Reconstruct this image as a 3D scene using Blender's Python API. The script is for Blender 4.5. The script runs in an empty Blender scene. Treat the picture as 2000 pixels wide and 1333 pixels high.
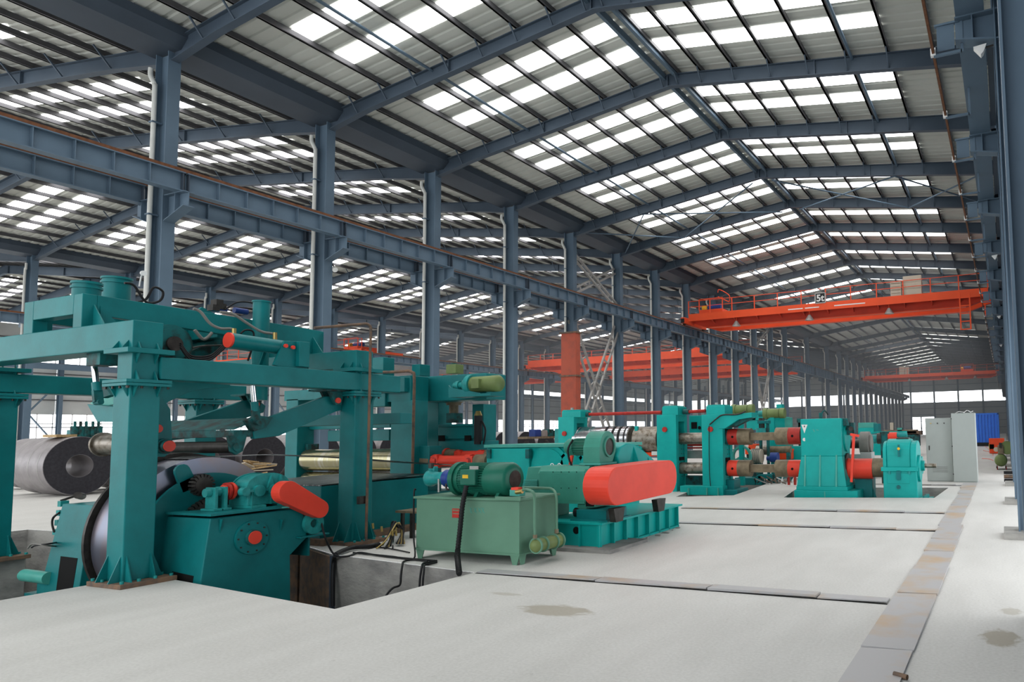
import bpy, bmesh, math, random
from mathutils import Vector, Matrix
random.seed(7)
C = bpy.context.scene.collection
PI = math.pi
# ------------------------------------------------------------------ camera
EYE = Vector((0, 0, 1.7))
FOC, YAW, PIT, ROL, PCX, PCY = 1358.7081, .3981, .0735, -.0182, 1391.06, 742.77
_cy, _sy, _cp, _sp = math.cos(YAW), math.sin(YAW), math.cos(PIT), math.sin(PIT)
FW = Vector((-_sy*_cp, _cy*_cp, _sp)); _rt = Vector((_cy, _sy, 0)); _up = _rt.cross(FW)
RT = math.cos(ROL)*_rt + math.sin(ROL)*_up; UP = -math.sin(ROL)*_rt + math.cos(ROL)*_up
cd = bpy.data.cameras.new('camera'); cam = bpy.data.objects.new('camera', cd); C.objects.link(cam)
cam.matrix_world = Matrix(((RT.x, UP.x, -FW.x, EYE.x), (RT.y, UP.y, -FW.y, EYE.y), (RT.z, UP.z, -FW.z, EYE.z), (0, 0, 0, 1)))
cd.sensor_width = 36; cd.lens = FOC/2000*36; cd.shift_x = -(PCX-1000)/2000; cd.shift_y = (PCY-666.5)/2000
cd.clip_start = .1; cd.clip_end = 600
sc = bpy.context.scene; sc.camera = cam
# ------------------------------------------------------------------ world, light, exposure
w = bpy.data.worlds.new('world'); sc.world = w; w.use_nodes = True
bg = w.node_tree.nodes['Background']; bg.inputs[0].default_value = (.93, .965, 1, 1); bg.inputs[1].default_value = 2.7
sc.view_settings.view_transform = 'Standard'; sc.view_settings.look = 'None'
sc.view_settings.gamma = 1; sc.view_settings.use_curve_mapping = False
sc.view_settings.exposure = 0.0
sc.cycles.max_bounces = 6; sc.cycles.diffuse_bounces = 4; sc.cycles.glossy_bounces = 2
SKY_E = 6.8          # daylight through the roof-light sheets
WIN_E = 4.0
# where a line of sight meets a world plane (used to read sizes off walls, floor and machine faces)
def ray(x, y): return FW + RT*((x-PCX)/FOC) - UP*((y-PCY)/FOC)
def G(x, y, z=0.0): d = ray(x, y); return EYE + d*((z-EYE.z)/d.z)
def PX(x, y, X): d = ray(x, y); return EYE + d*(X/d.x)
def PY(x, y, Y): d = ray(x, y); return EYE + d*(Y/d.y)
S = .838              # the building is surveyed in bays of six; S brings it to metres
def SC(x, y, z): return Vector((x*S, y*S, (z-1.7)*S+1.7))
# ------------------------------------------------------------------ materials
def mat(name, col, rough=.55, metal=0.0, var=.12, scale=3.0, bump=0.0, bscale=40, emit=0, col2=None, lo=.45, hi=.75, stretch=None):
    m = bpy.data.materials.new(name); m.use_nodes = True; nt = m.node_tree; N = nt.nodes; L = nt.links
    b = N['Principled BSDF']; b.inputs['Roughness'].default_value = rough; b.inputs['Metallic'].default_value = metal; b.inputs['Specular IOR Level'].default_value = .22
    tc = N.new('ShaderNodeTexCoord'); src = tc.outputs['Object']
    if stretch:
        mp = N.new('ShaderNodeMapping'); mp.inputs['Scale'].default_value = stretch; L.new(src, mp.inputs[0]); src = mp.outputs[0]
    n = N.new('ShaderNodeTexNoise'); n.inputs['Scale'].default_value = scale; n.inputs['Detail'].default_value = 6; n.inputs['Roughness'].default_value = .6
    L.new(src, n.inputs['Vector'])
    r = N.new('ShaderNodeValToRGB'); L.new(n.outputs['Fac'], r.inputs[0])
    c2 = col2 or tuple(c*(1-var*2) for c in col)
    c1 = col if col2 else tuple(min(1, c*(1+var)) for c in col)
    r.color_ramp.elements[0].position = lo if col2 else .3; r.color_ramp.elements[1].position = hi if col2 else .7
    r.color_ramp.elements[0].color = (*(c1 if col2 else c2), 1); r.color_ramp.elements[1].color = (*(c2 if col2 else c1), 1)
    L.new(r.outputs[0], b.inputs['Base Color'])
    if bump:
        n2 = N.new('ShaderNodeTexNoise'); n2.inputs['Scale'].default_value = bscale; n2.inputs['Detail'].default_value = 4; L.new(src, n2.inputs['Vector'])
        bp = N.new('ShaderNodeBump'); bp.inputs['Strength'].default_value = bump; bp.inputs['Distance'].default_value = .02
        L.new(n2.outputs['Fac'], bp.inputs['Height']); L.new(bp.outputs[0], b.inputs['Normal'])
    return m
def emat(name, col, e):
    m = bpy.data.materials.new(name); m.use_nodes = True; b = m.node_tree.nodes['Principled BSDF']
    b.inputs['Base Color'].default_value = (.8, .8, .8, 1); b.inputs['Emission Color'].default_value = (*col, 1); b.inputs['Emission Strength'].default_value = e
    return m
M = {}
M['teal'] = mat('teal_paint', (.005, .17, .175), .42, var=.10, scale=2.2, bump=.05)
M['teal_lit'] = mat('teal_paint_lit', (.003, .36, .33), .40, var=.07, scale=2.0)  # same teal, stronger light on the machines farther back put into the colour
M['tealp'] = mat('pale_teal_paint', (.07, .36, .30), .45, var=.08, scale=3)
M['tealc'] = mat('cast_teal_paint', (.02, .27, .26), .38, var=.15, scale=8, bump=.15, bscale=60)
M['tealg'] = mat('greasy_teal', (.010, .13, .13), .55, scale=5, col2=(.02, .025, .022), lo=.42, hi=.62)
M['motor'] = mat('motor_green', (.05, .27, .20), .42, var=.08)
M['dgreen'] = mat('dark_motor_green', (.012, .13, .085), .35, var=.08)
M['tank'] = mat('tank_green', (.115, .25, .17), .5, var=.07, scale=1.5)
M['olive'] = mat('olive_paint', (.16, .21, .075), .45, var=.12)
M['red'] = mat('guard_red', (.80, .062, .035), .38, var=.06, scale=2)
M['dred'] = mat('dark_red_paint', (.42, .03, .022), .45, var=.15, scale=6)
M['duct'] = mat('rusty_duct_red', (.40,.085,.05), .6, scale=2.5, col2=(.24,.07,.05), lo=.45, hi=.8)
M['tan'] = mat('greasy_steel_tan', (.22, .17, .11), .5, .2, var=.2, scale=6)
M['cranef'] = mat('faded_crane_red', (.42, .075, .045), .6, var=.06, scale=1)
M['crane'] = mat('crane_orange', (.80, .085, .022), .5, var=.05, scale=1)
M['crane_shade'] = mat('crane_orange_shaded', (.55, .045, .018), .55, var=.08, scale=1)  # crane orange darkened, shade on front girder and walkway put into the colour
M['steel'] = mat('blue_grey_steel', (.10, .148, .198), .5, var=.06, scale=.8)
M['rafter'] = mat('rafter_paint', (.058, .08, .108), .5, var=.06, scale=.8)
M['steeld'] = mat('dark_blue_grey_steel', (.05, .066, .088), .55, var=.07, scale=.8)
M['purlin'] = mat('galvanised_purlin', (.085, .083, .088), .45, .1, var=.12, scale=1.5)
M['sheet'] = mat('roof_sheet_underside', (.52, .53, .49), .6, var=.05, scale=.6)
M['clad'] = mat('wall_cladding', (.50, .52, .51), .6, var=.05, scale=.5)
M['cladb'] = mat('blue_wall_cladding', (.10, .15, .21), .5, var=.06, scale=.5)
M['pvc'] = mat('downpipe_plastic', (.62, .62, .58), .4, var=.04)
M['rust'] = mat('rusty_steel', (.20, .12, .075), .75, scale=7, col2=(.09, .075, .065), lo=.4, hi=.65)
M['rail'] = mat('rusty_rail', (.16, .065, .03), .7, var=.2, scale=8)
M['chrome'] = mat('chrome_rod', (.75, .75, .76), .12, 1, var=.02)
M['black'] = mat('black_rubber', (.012, .012, .013), .5, var=.1)
M['dark'] = mat('dark_opening', (.006, .006, .006), .9, var=.1)
M['iron'] = mat('dark_iron', (.055, .05, .045), .45, .6, var=.2, scale=10)
M['roll'] = mat('polished_roll', (.36, .33, .20), .22, .9, scale=4, col2=(.55, .55, .55), lo=.5, hi=.8, stretch=(3, .3, .3))
M['arbor'] = mat('polished_arbor', (.62, .62, .64), .2, .95, var=.15, scale=9)
M['shaft'] = mat('worn_shaft', (.30, .27, .23), .38, .8, scale=9, col2=(.12, .09, .06), lo=.45, hi=.7)
M['coil'] = mat('hot_rolled_coil', (.30, .275, .28), .42, .35, var=.12, scale=2.5, bump=.08, bscale=15)
M['coilf'] = mat('coil_end', (.045, .043, .05), .6, .3, var=.15, scale=12)
M['coilb'] = mat('mounted_coil_steel', (.20, .21, .27), .30, .8, scale=2.5, col2=(.26, .17, .14), lo=.45, hi=.75, stretch=(1, .4, .4))
M['strip'] = mat('strip_steel', (.055, .055, .055), .38, .7, scale=5, col2=(.22, .23, .23), lo=.5, hi=.6, stretch=(6, .5, .5))
M['brass'] = mat('brass_fitting', (.45, .33, .12), .35, .8, var=.1)
M['hose'] = mat('grey_hose', (.22, .21, .19), .55, var=.1)
M['cab'] = mat('cabinet_grey', (.38, .41, .39), .45, var=.02)
M['blue'] = mat('container_blue', (.03, .19, .80), .45, var=.05)
M['dblue'] = mat('dark_blue_paint', (.02, .05, .22), .4, var=.1)
M['orange'] = mat('orange_red_plastic', (.85, .08, .02), .5, var=.08)
M['yellow'] = mat('yellow_paint', (.75, .45, .03), .5, var=.05)
M['wood'] = mat('raw_timber', (.52, .36, .18), .7, var=.25, scale=14)
M['white'] = mat('off_white', (.72, .72, .70), .5, var=.04)
M['beige'] = mat('beige_box', (.50, .44, .35), .5, var=.03)
M['alu'] = mat('ladder_steel', (.38, .37, .35), .45, .4, var=.1)
M['sky'] = emat('roof_light', (1, 1, 1), SKY_E)
M['win'] = emat('window_daylight', (.93, .97, 1), WIN_E)
M['lampg'] = emat('lamp_glow', (1, 1, 1), 1.5)
def floor_mat():
    m = bpy.data.materials.new('concrete_floor'); m.use_nodes = True; nt = m.node_tree; N = nt.nodes; L = nt.links
    b = N['Principled BSDF']; b.inputs['Roughness'].default_value = .62
    tc = N.new('ShaderNodeTexCoord'); P = tc.outputs['Object']
    def noise(s, d=6, v=P):
        n = N.new('ShaderNodeTexNoise'); n.inputs['Scale'].default_value = s; n.inputs['Detail'].default_value = d; L.new(v, n.inputs['Vector']); return n.outputs['Fac']
    def ramp(f, a, b_, ca, cb):
        r = N.new('ShaderNodeValToRGB'); L.new(f, r.inputs[0]); r.color_ramp.elements[0].position = a; r.color_ramp.elements[1].position = b_
        r.color_ramp.elements[0].color = ca; r.color_ramp.elements[1].color = cb; return r.outputs[0]
    def mix(f, a, c, mode='MIX'):
        x = N.new('ShaderNodeMix'); x.data_type = 'RGBA'; x.blend_type = mode
        if isinstance(f, float): x.inputs[0].default_value = f
        else: L.new(f, x.inputs[0])
        for s, v in ((6, a), (7, c)):
            if isinstance(v, tuple): x.inputs[s].default_value = v
            else: L.new(v, x.inputs[s])
        return x.outputs[2]
    mp = N.new('ShaderNodeMapping'); mp.inputs['Scale'].default_value = (1, .28, 1); mp.inputs['Rotation'].default_value = (0, 0, 1.1); L.new(P, mp.inputs[0])
    c = ramp(noise(.55, 8), .3, .7, (.52, .505, .47, 1), (.61, .592, .555, 1))
    c = mix(.28, c, ramp(noise(2.6, 9, mp.outputs[0]), .38, .64, (.46, .442, .405, 1), (.65, .63, .59, 1)))
    c = mix(.25, c, ramp(noise(38, 4), .35, .65, (.40, .39, .37, 1), (.66, .65, .63, 1)))
    c = mix(ramp(noise(14, 3), .70, .74, (0, 0, 0, 1), (.35, .35, .35, 1)), c, (.36, .34, .31, 1))
    # dried puddle stains, each with its own place and outline
    for (sx, sy, rx, ry, k) in ((G(1085, 1193).x, G(1085, 1193).y, .42, .20, .75), (G(988, 1161).x, G(988, 1161).y, .22, .06, .45),
                                (G(1955, 1247).x, G(1955, 1247).y, .16, .26, .8), (G(1975, 1195).x, G(1975, 1195).y, .10, .14, .5),
                                (G(1420, 1005).x-1, 9.6, .5, .5, .15)):
        m2 = N.new('ShaderNodeMapping'); m2.vector_type = 'POINT'
        m2.inputs['Location'].default_value = (-sx/rx, -sy/ry, 0); m2.inputs['Scale'].default_value = (1/rx, 1/ry, 0); L.new(P, m2.inputs[0])
        nz = N.new('ShaderNodeTexNoise'); nz.inputs['Scale'].default_value = 2.2; nz.inputs['Detail'].default_value = 3; L.new(m2.outputs[0], nz.inputs['Vector'])
        ad = N.new('ShaderNodeVectorMath'); ad.operation = 'ADD'; L.new(m2.outputs[0], ad.inputs[0])
        sb = N.new('ShaderNodeVectorMath'); sb.operation = 'MULTIPLY_ADD'; L.new(nz.outputs['Color'], sb.inputs[0]); sb.inputs[1].default_value = (1.1, 1.1, 0); sb.inputs[2].default_value = (-.55, -.55, 0)
        L.new(sb.outputs[0], ad.inputs[1])
        ln = N.new('ShaderNodeVectorMath'); ln.operation = 'LENGTH'; L.new(ad.outputs[0], ln.inputs[0])
        f = ramp(ln.outputs['Value'], .75, 1.05, (k, k, k, 1), (0, 0, 0, 1))
        c = mix(f, c, (.30, .26, .19, 1))
    L.new(c, b.inputs['Base Color'])
    bp = N.new('ShaderNodeBump'); bp.inputs['Strength'].default_value = .25; bp.inputs['Distance'].default_value = .01; L.new(noise(9, 8), bp.inputs['Height']); L.new(bp.outputs[0], b.inputs['Normal'])
    return m
M['floor'] = floor_mat()
M['conc'] = mat('cast_concrete', (.33, .32, .295), .8, scale=1.6, col2=(.17, .165, .16), lo=.42, hi=.7, bump=.4, bscale=14, stretch=(1, 1, 2))
M['plate'] = mat('steel_cover_plate', (.42, .41, .41), .45, .15, scale=1.3, col2=(.46, .33, .21), lo=.48, hi=.68)
# ------------------------------------------------------------------ mesh building
class MB:
    def __init__(s): s.v = []; s.f = []; s.sm = []
    def add(s, vs, fs, smooth=False):
        o = len(s.v); s.v += [Vector(v) for v in vs]
        for f in fs: s.f.append([o+i for i in f]); s.sm.append(smooth)
        return s
    def box(s, x0, x1, y0, y1, z0, z1):
        if x0 > x1: x0, x1 = x1, x0
        if y0 > y1: y0, y1 = y1, y0
        if z0 > z1: z0, z1 = z1, z0
        return s.add([(x0,y0,z0),(x1,y0,z0),(x1,y1,z0),(x0,y1,z0),(x0,y0,z1),(x1,y0,z1),(x1,y1,z1),(x0,y1,z1)],
                     [(0,3,2,1),(4,5,6,7),(0,1,5,4),(1,2,6,5),(2,3,7,6),(3,0,4,7)])
    def bar(s, p, q, w_, h, up=(0,0,1)):
        p = Vector(p); q = Vector(q); d = (q-p).normalized(); u = Vector(up)
        if abs(d.dot(u)) > .98: u = Vector((0,1,0))
        a = d.cross(u).normalized()*w_/2; b = a.cross(d).normalized()*h/2
        return s.add([p-a-b,p+a-b,p+a+b,p-a+b,q-a-b,q+a-b,q+a+b,q-a+b],[(0,1,2,3),(7,6,5,4),(0,4,5,1),(1,5,6,2),(2,6,7,3),(3,7,4,0)])
    def cyl(s, p, q, r, r2=None, n=20, caps=True, inner=None):
        p = Vector(p); q = Vector(q); r2 = r if r2 is None else r2; d = (q-p).normalized()
        u = Vector((0,0,1)) if abs(d.z) < .9 else Vector((0,1,0)); a = d.cross(u).normalized(); b = a.cross(d)
        c = [(math.cos(2*PI*i/n), math.sin(2*PI*i/n)) for i in range(n)]
        o = [p+(a*x+b*y)*r for x,y in c] + [q+(a*x+b*y)*r2 for x,y in c]
        side = [(i, (i+1)%n, n+(i+1)%n, n+i) for i in range(n)]
        if inner is None:
            s.add(o, side, True)
            if caps: s.add(o, [tuple(range(n))[::-1], tuple(range(n,2*n))])
        else:
            k = inner/r; k2 = inner/r2
            o2 = [p+(a*x+b*y)*inner for x,y in c] + [q+(a*x+b*y)*inner for x,y in c]
            s.add(o, side, True); s.add(o2, [f[::-1] for f in side], True)
            s.add(o+o2, [(i,2*n+i,2*n+(i+1)%n,(i+1)%n) for i in range(n)]+[(n+(i+1)%n,3*n+(i+1)%n,3*n+i,n+i) for i in range(n)])
        return s
    def tube(s, pts, r, n=8):
        pts = [Vector(p) for p in pts]
        P_ = []
        for i in range(len(pts)-1):       # Catmull-Rom smoothing
            p0 = pts[max(i-1,0)]; p1 = pts[i]; p2 = pts[i+1]; p3 = pts[min(i+2,len(pts)-1)]
            for k in range(5):
                t = k/5; P_.append(.5*((2*p1)+(p2-p0)*t+(2*p0-5*p1+4*p2-p3)*t*t+(3*p1-p0-3*p2+p3)*t**3))
        P_.append(pts[-1]); vs = []; prev = None
        for i, p in enumerate(P_):
            d = (P_[min(i+1,len(P_)-1)]-P_[max(i-1,0)]).normalized()
            a = (prev - d*prev.dot(d)) if prev else d.orthogonal()
            if a.length < 1e-6: a = d.orthogonal()
            a.normalize(); prev = a; b = d.cross(a)
            vs += [p+(a*math.cos(2*PI*j/n)+b*math.sin(2*PI*j/n))*r for j in range(n)]
        fs = [(i*n+j, i*n+(j+1)%n, (i+1)*n+(j+1)%n, (i+1)*n+j) for i in range(len(P_)-1) for j in range(n)]
        s.add(vs, fs, True); s.add(vs, [tuple(range(n))[::-1], tuple(range(len(vs)-n, len(vs)))]); return s
    def prism(s, poly, vec):
        poly = [Vector(p) for p in poly]; n = len(poly); vec = Vector(vec)
        return s.add(poly+[p+vec for p in poly], [tuple(range(n)), tuple(range(2*n-1,n-1,-1))]+[(i,n+i,n+(i+1)%n,(i+1)%n) for i in range(n)])
    def lathe(s, o, ax, prof, n=24, smooth=True):
        o = Vector(o); d = Vector(ax).normalized(); u = Vector((0,0,1)) if abs(d.z) < .9 else Vector((0,1,0)); a = d.cross(u).normalized(); b = a.cross(d)
        vs = [o+d*t+(a*math.cos(2*PI*i/n)+b*math.sin(2*PI*i/n))*r for t,r in prof for i in range(n)]
        fs = [(k*n+i,k*n+(i+1)%n,(k+1)*n+(i+1)%n,(k+1)*n+i) for k in range(len(prof)-1) for i in range(n)]
        return s.add(vs, fs, smooth)
    def fb(s, l, t, r, b, Y, D, back=0):    # box whose front face lies in the plane y=Y
        x0 = PY(l,(t+b)/2,Y).x; x1 = PY(r,(t+b)/2,Y).x; z1 = PY((l+r)/2,t,Y).z; z0 = PY((l+r)/2,b,Y).z
        return s.box(x0,x1,Y-back,Y+D,z0,z1)
    def sb(s, l, t, r, b, X, D):            # box whose side face lies in the plane x=X
        y0 = PX(l,(t+b)/2,X).y; y1 = PX(r,(t+b)/2,X).y; z1 = PX((l+r)/2,t,X).z; z0 = PX((l+r)/2,b,X).z
        return s.box(X-D,X,y0,y1,z0,z1)
    def px(s, pts, X, D):                   # plate in the plane x=X
        return s.prism([PX(x,y,X) for x,y in pts], (-D,0,0))
    def py(s, pts, Y, D): return s.prism([PY(x,y,Y) for x,y in pts], (0,D,0))
    def mesh(s, name, m, off):
        me = bpy.data.meshes.new(name); me.from_pydata([v-off for v in s.v], [], s.f)
        me.polygons.foreach_set('use_smooth', s.sm); me.materials.append(m)
        bm = bmesh.new(); bm.from_mesh(me); bmesh.ops.recalc_face_normals(bm, faces=bm.faces); bm.to_mesh(me); bm.free()
        return me
    def build(s, name, m, parent=None, bev=0):
        off = Vector((0,0,0)); p = parent
        while p: off += p.location; p = p.parent
        o = bpy.data.objects.new(name, s.mesh(name, M[m], off)); C.objects.link(o); o.parent = parent
        if bev:
            b = o.modifiers.new('bevel','BEVEL'); b.width = bev; b.segments = 2; b.limit_method = 'ANGLE'
        return o
def thing(name, loc, label=None, cat=None, group=None, kind=None, parent=None):
    o = bpy.data.objects.new(name, None); o.empty_display_size = .3; C.objects.link(o); o.parent = parent
    off = Vector((0,0,0)); p = parent
    while p: off += p.location; p = p.parent
    o.location = Vector(loc)-off; return tag(o, label, cat, group, kind)
def tag(o, label=None, cat=None, group=None, kind=None):
    for k, v in (('label',label),('category',cat),('group',group),('kind',kind)):
        if v: o[k] = v
    return o
def copy_tree(o, loc=None, label=None, rotz=None, parent=None):
    c = o.copy(); C.objects.link(c); c.parent = parent if parent else None
    if loc is not None: c.location = loc
    if rotz is not None: c.rotation_euler.z = rotz
    if label: c['label'] = label
    for ch in list(o.children): copy_tree(ch, parent=c)
    return c
ORD = ['nearest','second','third','fourth','fifth','sixth','seventh','eighth','ninth','tenth','eleventh','twelfth','thirteenth','fourteenth','fifteenth','sixteenth',
       'seventeenth','eighteenth','nineteenth','twentieth','twenty-first','twenty-second','twenty-third','twenty-fourth','twenty-fifth','twenty-sixth','twenty-seventh','twenty-eighth','twenty-ninth','thirtieth','thirty-first','thirty-second','thirty-third']
# ================================================================== THE BUILDING (surveyed in bays, scaled by S)
class RB(MB):
    def build(s, name, m, parent=None, bev=0):
        s.v = [SC(*v) for v in s.v]; return MB.build(s, name, m, parent, bev)
KY = {k: 14.07+6*(k-1) for k in range(-2, 14)}
KY.update({14: 97.0, 15: 109.0, 16: 118.0}); KY.update({k: 118+6*(k-16) for k in range(17, 31)})
KS = sorted(KY); YE = 202.0; ZF = 1.7-1.7/S
XL, XR, RX = -25.64, .12, -12.65        # inner faces of the two column rows, ridge of the main hall
RX2, XL2 = -44.5, -63.0
def zs(x):                                # underside of the roof sheets over x
    if x > -26: return 17.3-.13*abs(x-RX)
    if x > -63.35: return 15.5+.13*(18.5-abs(x-RX2))
    return 15.5+.13*(18.5-abs(x+81.9))
# ---- floor with its machine pits
PITS = [[(-10.2,-6),(-10.2,5.52),(-6.25,5.05),(-6.18,6.95),(-9.15,7.36),(-10.45,7.85),(-18,7.6),(-18,5.73),(-13.6,5.73),(-13.6,-6)],
        [tuple(G(*q))[:2] for q in ((1320,971),(1433,968),(1520,938),(1400,938))],
        [tuple(G(*q))[:2] for q in ((1530,972.5),(1825,973),(1853,953),(1560,952))]]
def floor():
    bm = bmesh.new()
    def loop(pts):
        vs = [bm.verts.new((x,y,0)) for x,y in pts]
        for i in range(len(vs)): bm.edges.new((vs[i], vs[(i+1)%len(vs)]))
    loop([(-84.5,-14),(1.2,-14),(1.2,170),(-84.5,170)])
    for p in PITS: loop(p)
    bmesh.ops.triangle_fill(bm, use_beauty=True, use_dissolve=False, edges=bm.edges[:])
    for f in bm.faces:
        if f.normal.z < 0: f.normal_flip()
    me = bpy.data.meshes.new('floor'); bm.to_mesh(me); me.materials.append(M['floor'])
    o = bpy.data.objects.new('floor', me); C.objects.link(o); return tag(o, 'pale grey concrete workshop floor with machine pits', None, None, 'structure')
FL = floor()
for p, d in zip(PITS, (2.2, .5, .5)):
    m = MB()
    for i in range(len(p)):
        a, b = p[i], p[(i+1)%len(p)]
        m.add([(*a,-.001),(*b,-.001),(*b,-d),(*a,-d)], [(0,1,2,3)])
    m.add([(x,y,-d) for x,y in p], [tuple(range(len(p)))])
    m.build('pit_wall', 'conc', FL)
# rusty steel armour on the far edge of the big pit
m = MB(); m.prism([(-9.17,7.33,-2.1),(-10.44,7.81,-2.1),(-10.44,7.81,-.02),(-9.17,7.33,-.02)], (.015,-.03,0)); m.build('rusted_edge_plate', 'rust', FL)
MB().prism([(-10.46,7.80,-2.1),(-12.0,7.75,-2.1),(-12.0,7.75,-.02),(-10.46,7.80,-.02)],(0,-.03,0)).build('rusted_edge_plate','rust',FL)
MB().bar((-9.13,7.33,-2.1),(-9.13,7.33,-.01),.06,.06).build('edge_angle','steeld',FL)
# trench covers along the right, one plate after another, then the narrow ones across
def plate(x0, x1, y0, y1, t=.012, sk=0.0, z=.0015):
    m = MB(); m.add([(x0+sk*0,y0,z),(x1,y0+sk,z),(x1,y1+sk,z),(x0,y1,z),(x0,y0,z+t),(x1,y0+sk,z+t),(x1,y1+sk,z+t*1.6),(x0,y1,z+t)],
        [(0,3,2,1),(4,5,6,7),(0,1,5,4),(1,2,6,5),(2,3,7,6),(3,0,4,7)]); return m.build('cover_plate','plate',FL)
seps = [((1175,1130),(1490,1148)),((1385,805),(1630,818)),((1500,638),(1705,642)),((1560,548),(1735,553)),((1600,475),(1760,480)),((1650,393),(1790,397)),
        ((1690,315),(1805,315)),((1715,273),(1815,275)),((1745,230),(1838,232)),((1765,200),(1850,200)),((1778,168),(1862,168)),((1790,140),(1875,140))]
ys = []
for a, b in seps:
    pa = G(1300+a[0]/3.078, 900+a[1]/3.078); pb = G(1300+b[0]/3.078, 900+b[1]/3.078); ys.append((pa.x, pb.x, pa.y, pb.y-pa.y))
prev = (-1.09, -.79, 2.4, .0)
for i, q in enumerate(ys):
    plate(q[0], q[1], prev[2]+.015, q[2]-.01, .010+.006*(i%3), max(-.06,min(.1,q[3]))*.5); prev = q
def cross(ya, x0, x1, wd, yb=None):
    yb = ya if yb is None else yb
    MB().prism([(x0,ya-.022,.001),(x1,yb-.022,.001),(x1,yb+.012,.001),(x0,ya+.012,.001)],(0,0,.002)).build('trench_gap','dark',FL)
    n = 4; cuts = [0,.34,.62,.86,1] if wd > .1 else [0,.2,.55,1]
    for i in range(len(cuts)-1):
        xa = x0+(x1-x0)*cuts[i]+.01; xb = x0+(x1-x0)*cuts[i+1]-.005; y_a = ya+(yb-ya)*cuts[i]; y_b = ya+(yb-ya)*cuts[i+1]
        m = MB(); z = .004; t = .012+.006*((i*7)%3)
        m.add([(xa,y_a+.002,z),(xb,y_b+.002,z+.012),(xb,y_b+wd,z),(xa,y_a+wd,z),(xa,y_a+.002,z+t),(xb,y_b+.002,z+t+.01),(xb,y_b+wd,z+t),(xa,y_a+wd,z+t)],
            [(0,3,2,1),(4,5,6,7),(0,1,5,4),(1,2,6,5),(2,3,7,6),(3,0,4,7)]); m.build('cover_plate','plate',FL)
a = G(930,1120); b = G(1733,1181); cross(a.y, a.x, b.x, .20, b.y)
a = G(1322,1023); b = G(1828,1039); cross(a.y, a.x, b.x, .16, b.y)
a = G(1330,994); b = G(1845,1004.5); cross(a.y, a.x, b.x, .22, b.y)
a = G(1700,947); b = G(1895,950); cross(a.y, a.x, b.x, .25, b.y)
# ---- columns of the left-hand row
def hcol(name, x0, x1, y, wd, z0, z1, tf=.03):
    t = thing(name, SC((x0+x1)/2, y, z0))
    RB().box(x0,x0+tf,y-wd/2,y+wd/2,z0,z1).build('flange','steel',t); RB().box(x1-tf,x1,y-wd/2,y+wd/2,z0,z1).build('flange','steel',t)
    RB().box(x0+tf,x1-tf,y-.012,y+.012,z0,z1).build('web','steel',t)
    return t
ZB, ZT = 9.94, 10.60                      # runway beam underside and top
def corbel(t, xa, xb, y, zt, zb1, zb2):
    RB().prism([(xa,y-.012,zb1),(xb,y-.012,zb2),(xb,y-.012,zt),(xa,y-.012,zt)],(0,.024,0)).build('corbel_web','steel',t)
    m = RB(); m.box(xa,xb,y-.17,y+.17,zt-.03,zt); m.bar((xa,y,zb1),(xb,y,zb2),.34,.03,(0,0,1)); m.build('corbel_flange','steel',t)
    for f in (.55,): m = RB().box(xa+(xb-xa)*f-.012, xa+(xb-xa)*f+.012, y-.16,y+.16, zb1+(zb2-zb1)*f, zt); m.build('stiffener','steel',t)
def left_col(k, first=None):
    y = KY[k]
    t = hcol('steel_column', XL-.70, XL, y, .40, ZF, 14.95)
    corbel(t, XL, XL+1.05, y, ZB, 9.05, 9.45); corbel(t, XL-.70, XL-1.75, y, ZB, 9.05, 9.45)
    RB().tube([(XL-.78,y-.30,14.45),(XL-.78,y-.30,14.2),(XL-.62,y-.26,13.85),(XL-.60,y-.25,13.4),(XL-.60,y-.25,9),(XL-.60,y-.25,ZF+.05)],.075,10).build('downpipe','pvc',t)
    RB().box(XL-.9,XL+.2,y-.35,y+.35,ZF,ZF+.12).build('base_plate','steel',t)
    for zz in (9.3,12.5): RB().box(XL-.72,XL-.5,y-.34,y-.02,zz,zz+.05).build('pipe_clip','steel',t)
    return tag(t, ORD[max(0,k-1)]+' blue-grey steel column with white downpipe in the row left of the machines', 'column', 'columns of the left row')
c1 = left_col(1)
for k in KS:
    if 2 <= k <= 29: copy_tree(c1, SC(XL-.35, KY[k], ZF), ORD[k-1]+' blue-grey steel column with white downpipe in the row left of the machines')
# second row beyond the neighbouring hall and the columns on its outer wall
c2 = hcol('steel_column', XL2-.35, XL2+.35, 0, .4, ZF, 14.95)
RB().tube([(XL2-.1,-.30,14.4),(XL2-.1,-.30,14.0),(XL2-.3,-.26,13.6),(XL2-.3,-.25,9),(XL2-.3,-.25,ZF+.05)],.08,8).build('downpipe','pvc',c2)
corbel(c2, XL2+.35, XL2+1.4, 0, ZB, 9.05, 9.45)
n = 0
for k in KS:
    if 3 <= k <= 26:
        lb = ORD[n]+' slimmer steel column in the far row across the neighbouring hall'; n += 1
        if n == 1: c2.location = SC(XL2, KY[k], ZF); tag(c2, lb, 'column', 'columns of the far row')
        else: copy_tree(c2, SC(XL2, KY[k], ZF), lb)
c3 = hcol('wall_column', -99.4, -98.9, 0, .35, ZF, 14.6)
n = 0
for k in KS:
    if 5 <= k <= 27:
        lb = ORD[n]+' steel wall post standing against the windowed side wall far left'; n += 1
        if n == 1: c3.location = SC(-99.15, KY[k], ZF); tag(c3, lb, 'column', 'posts of the far side wall')
        else: copy_tree(c3, SC(-99.15, KY[k], ZF), lb)
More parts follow.
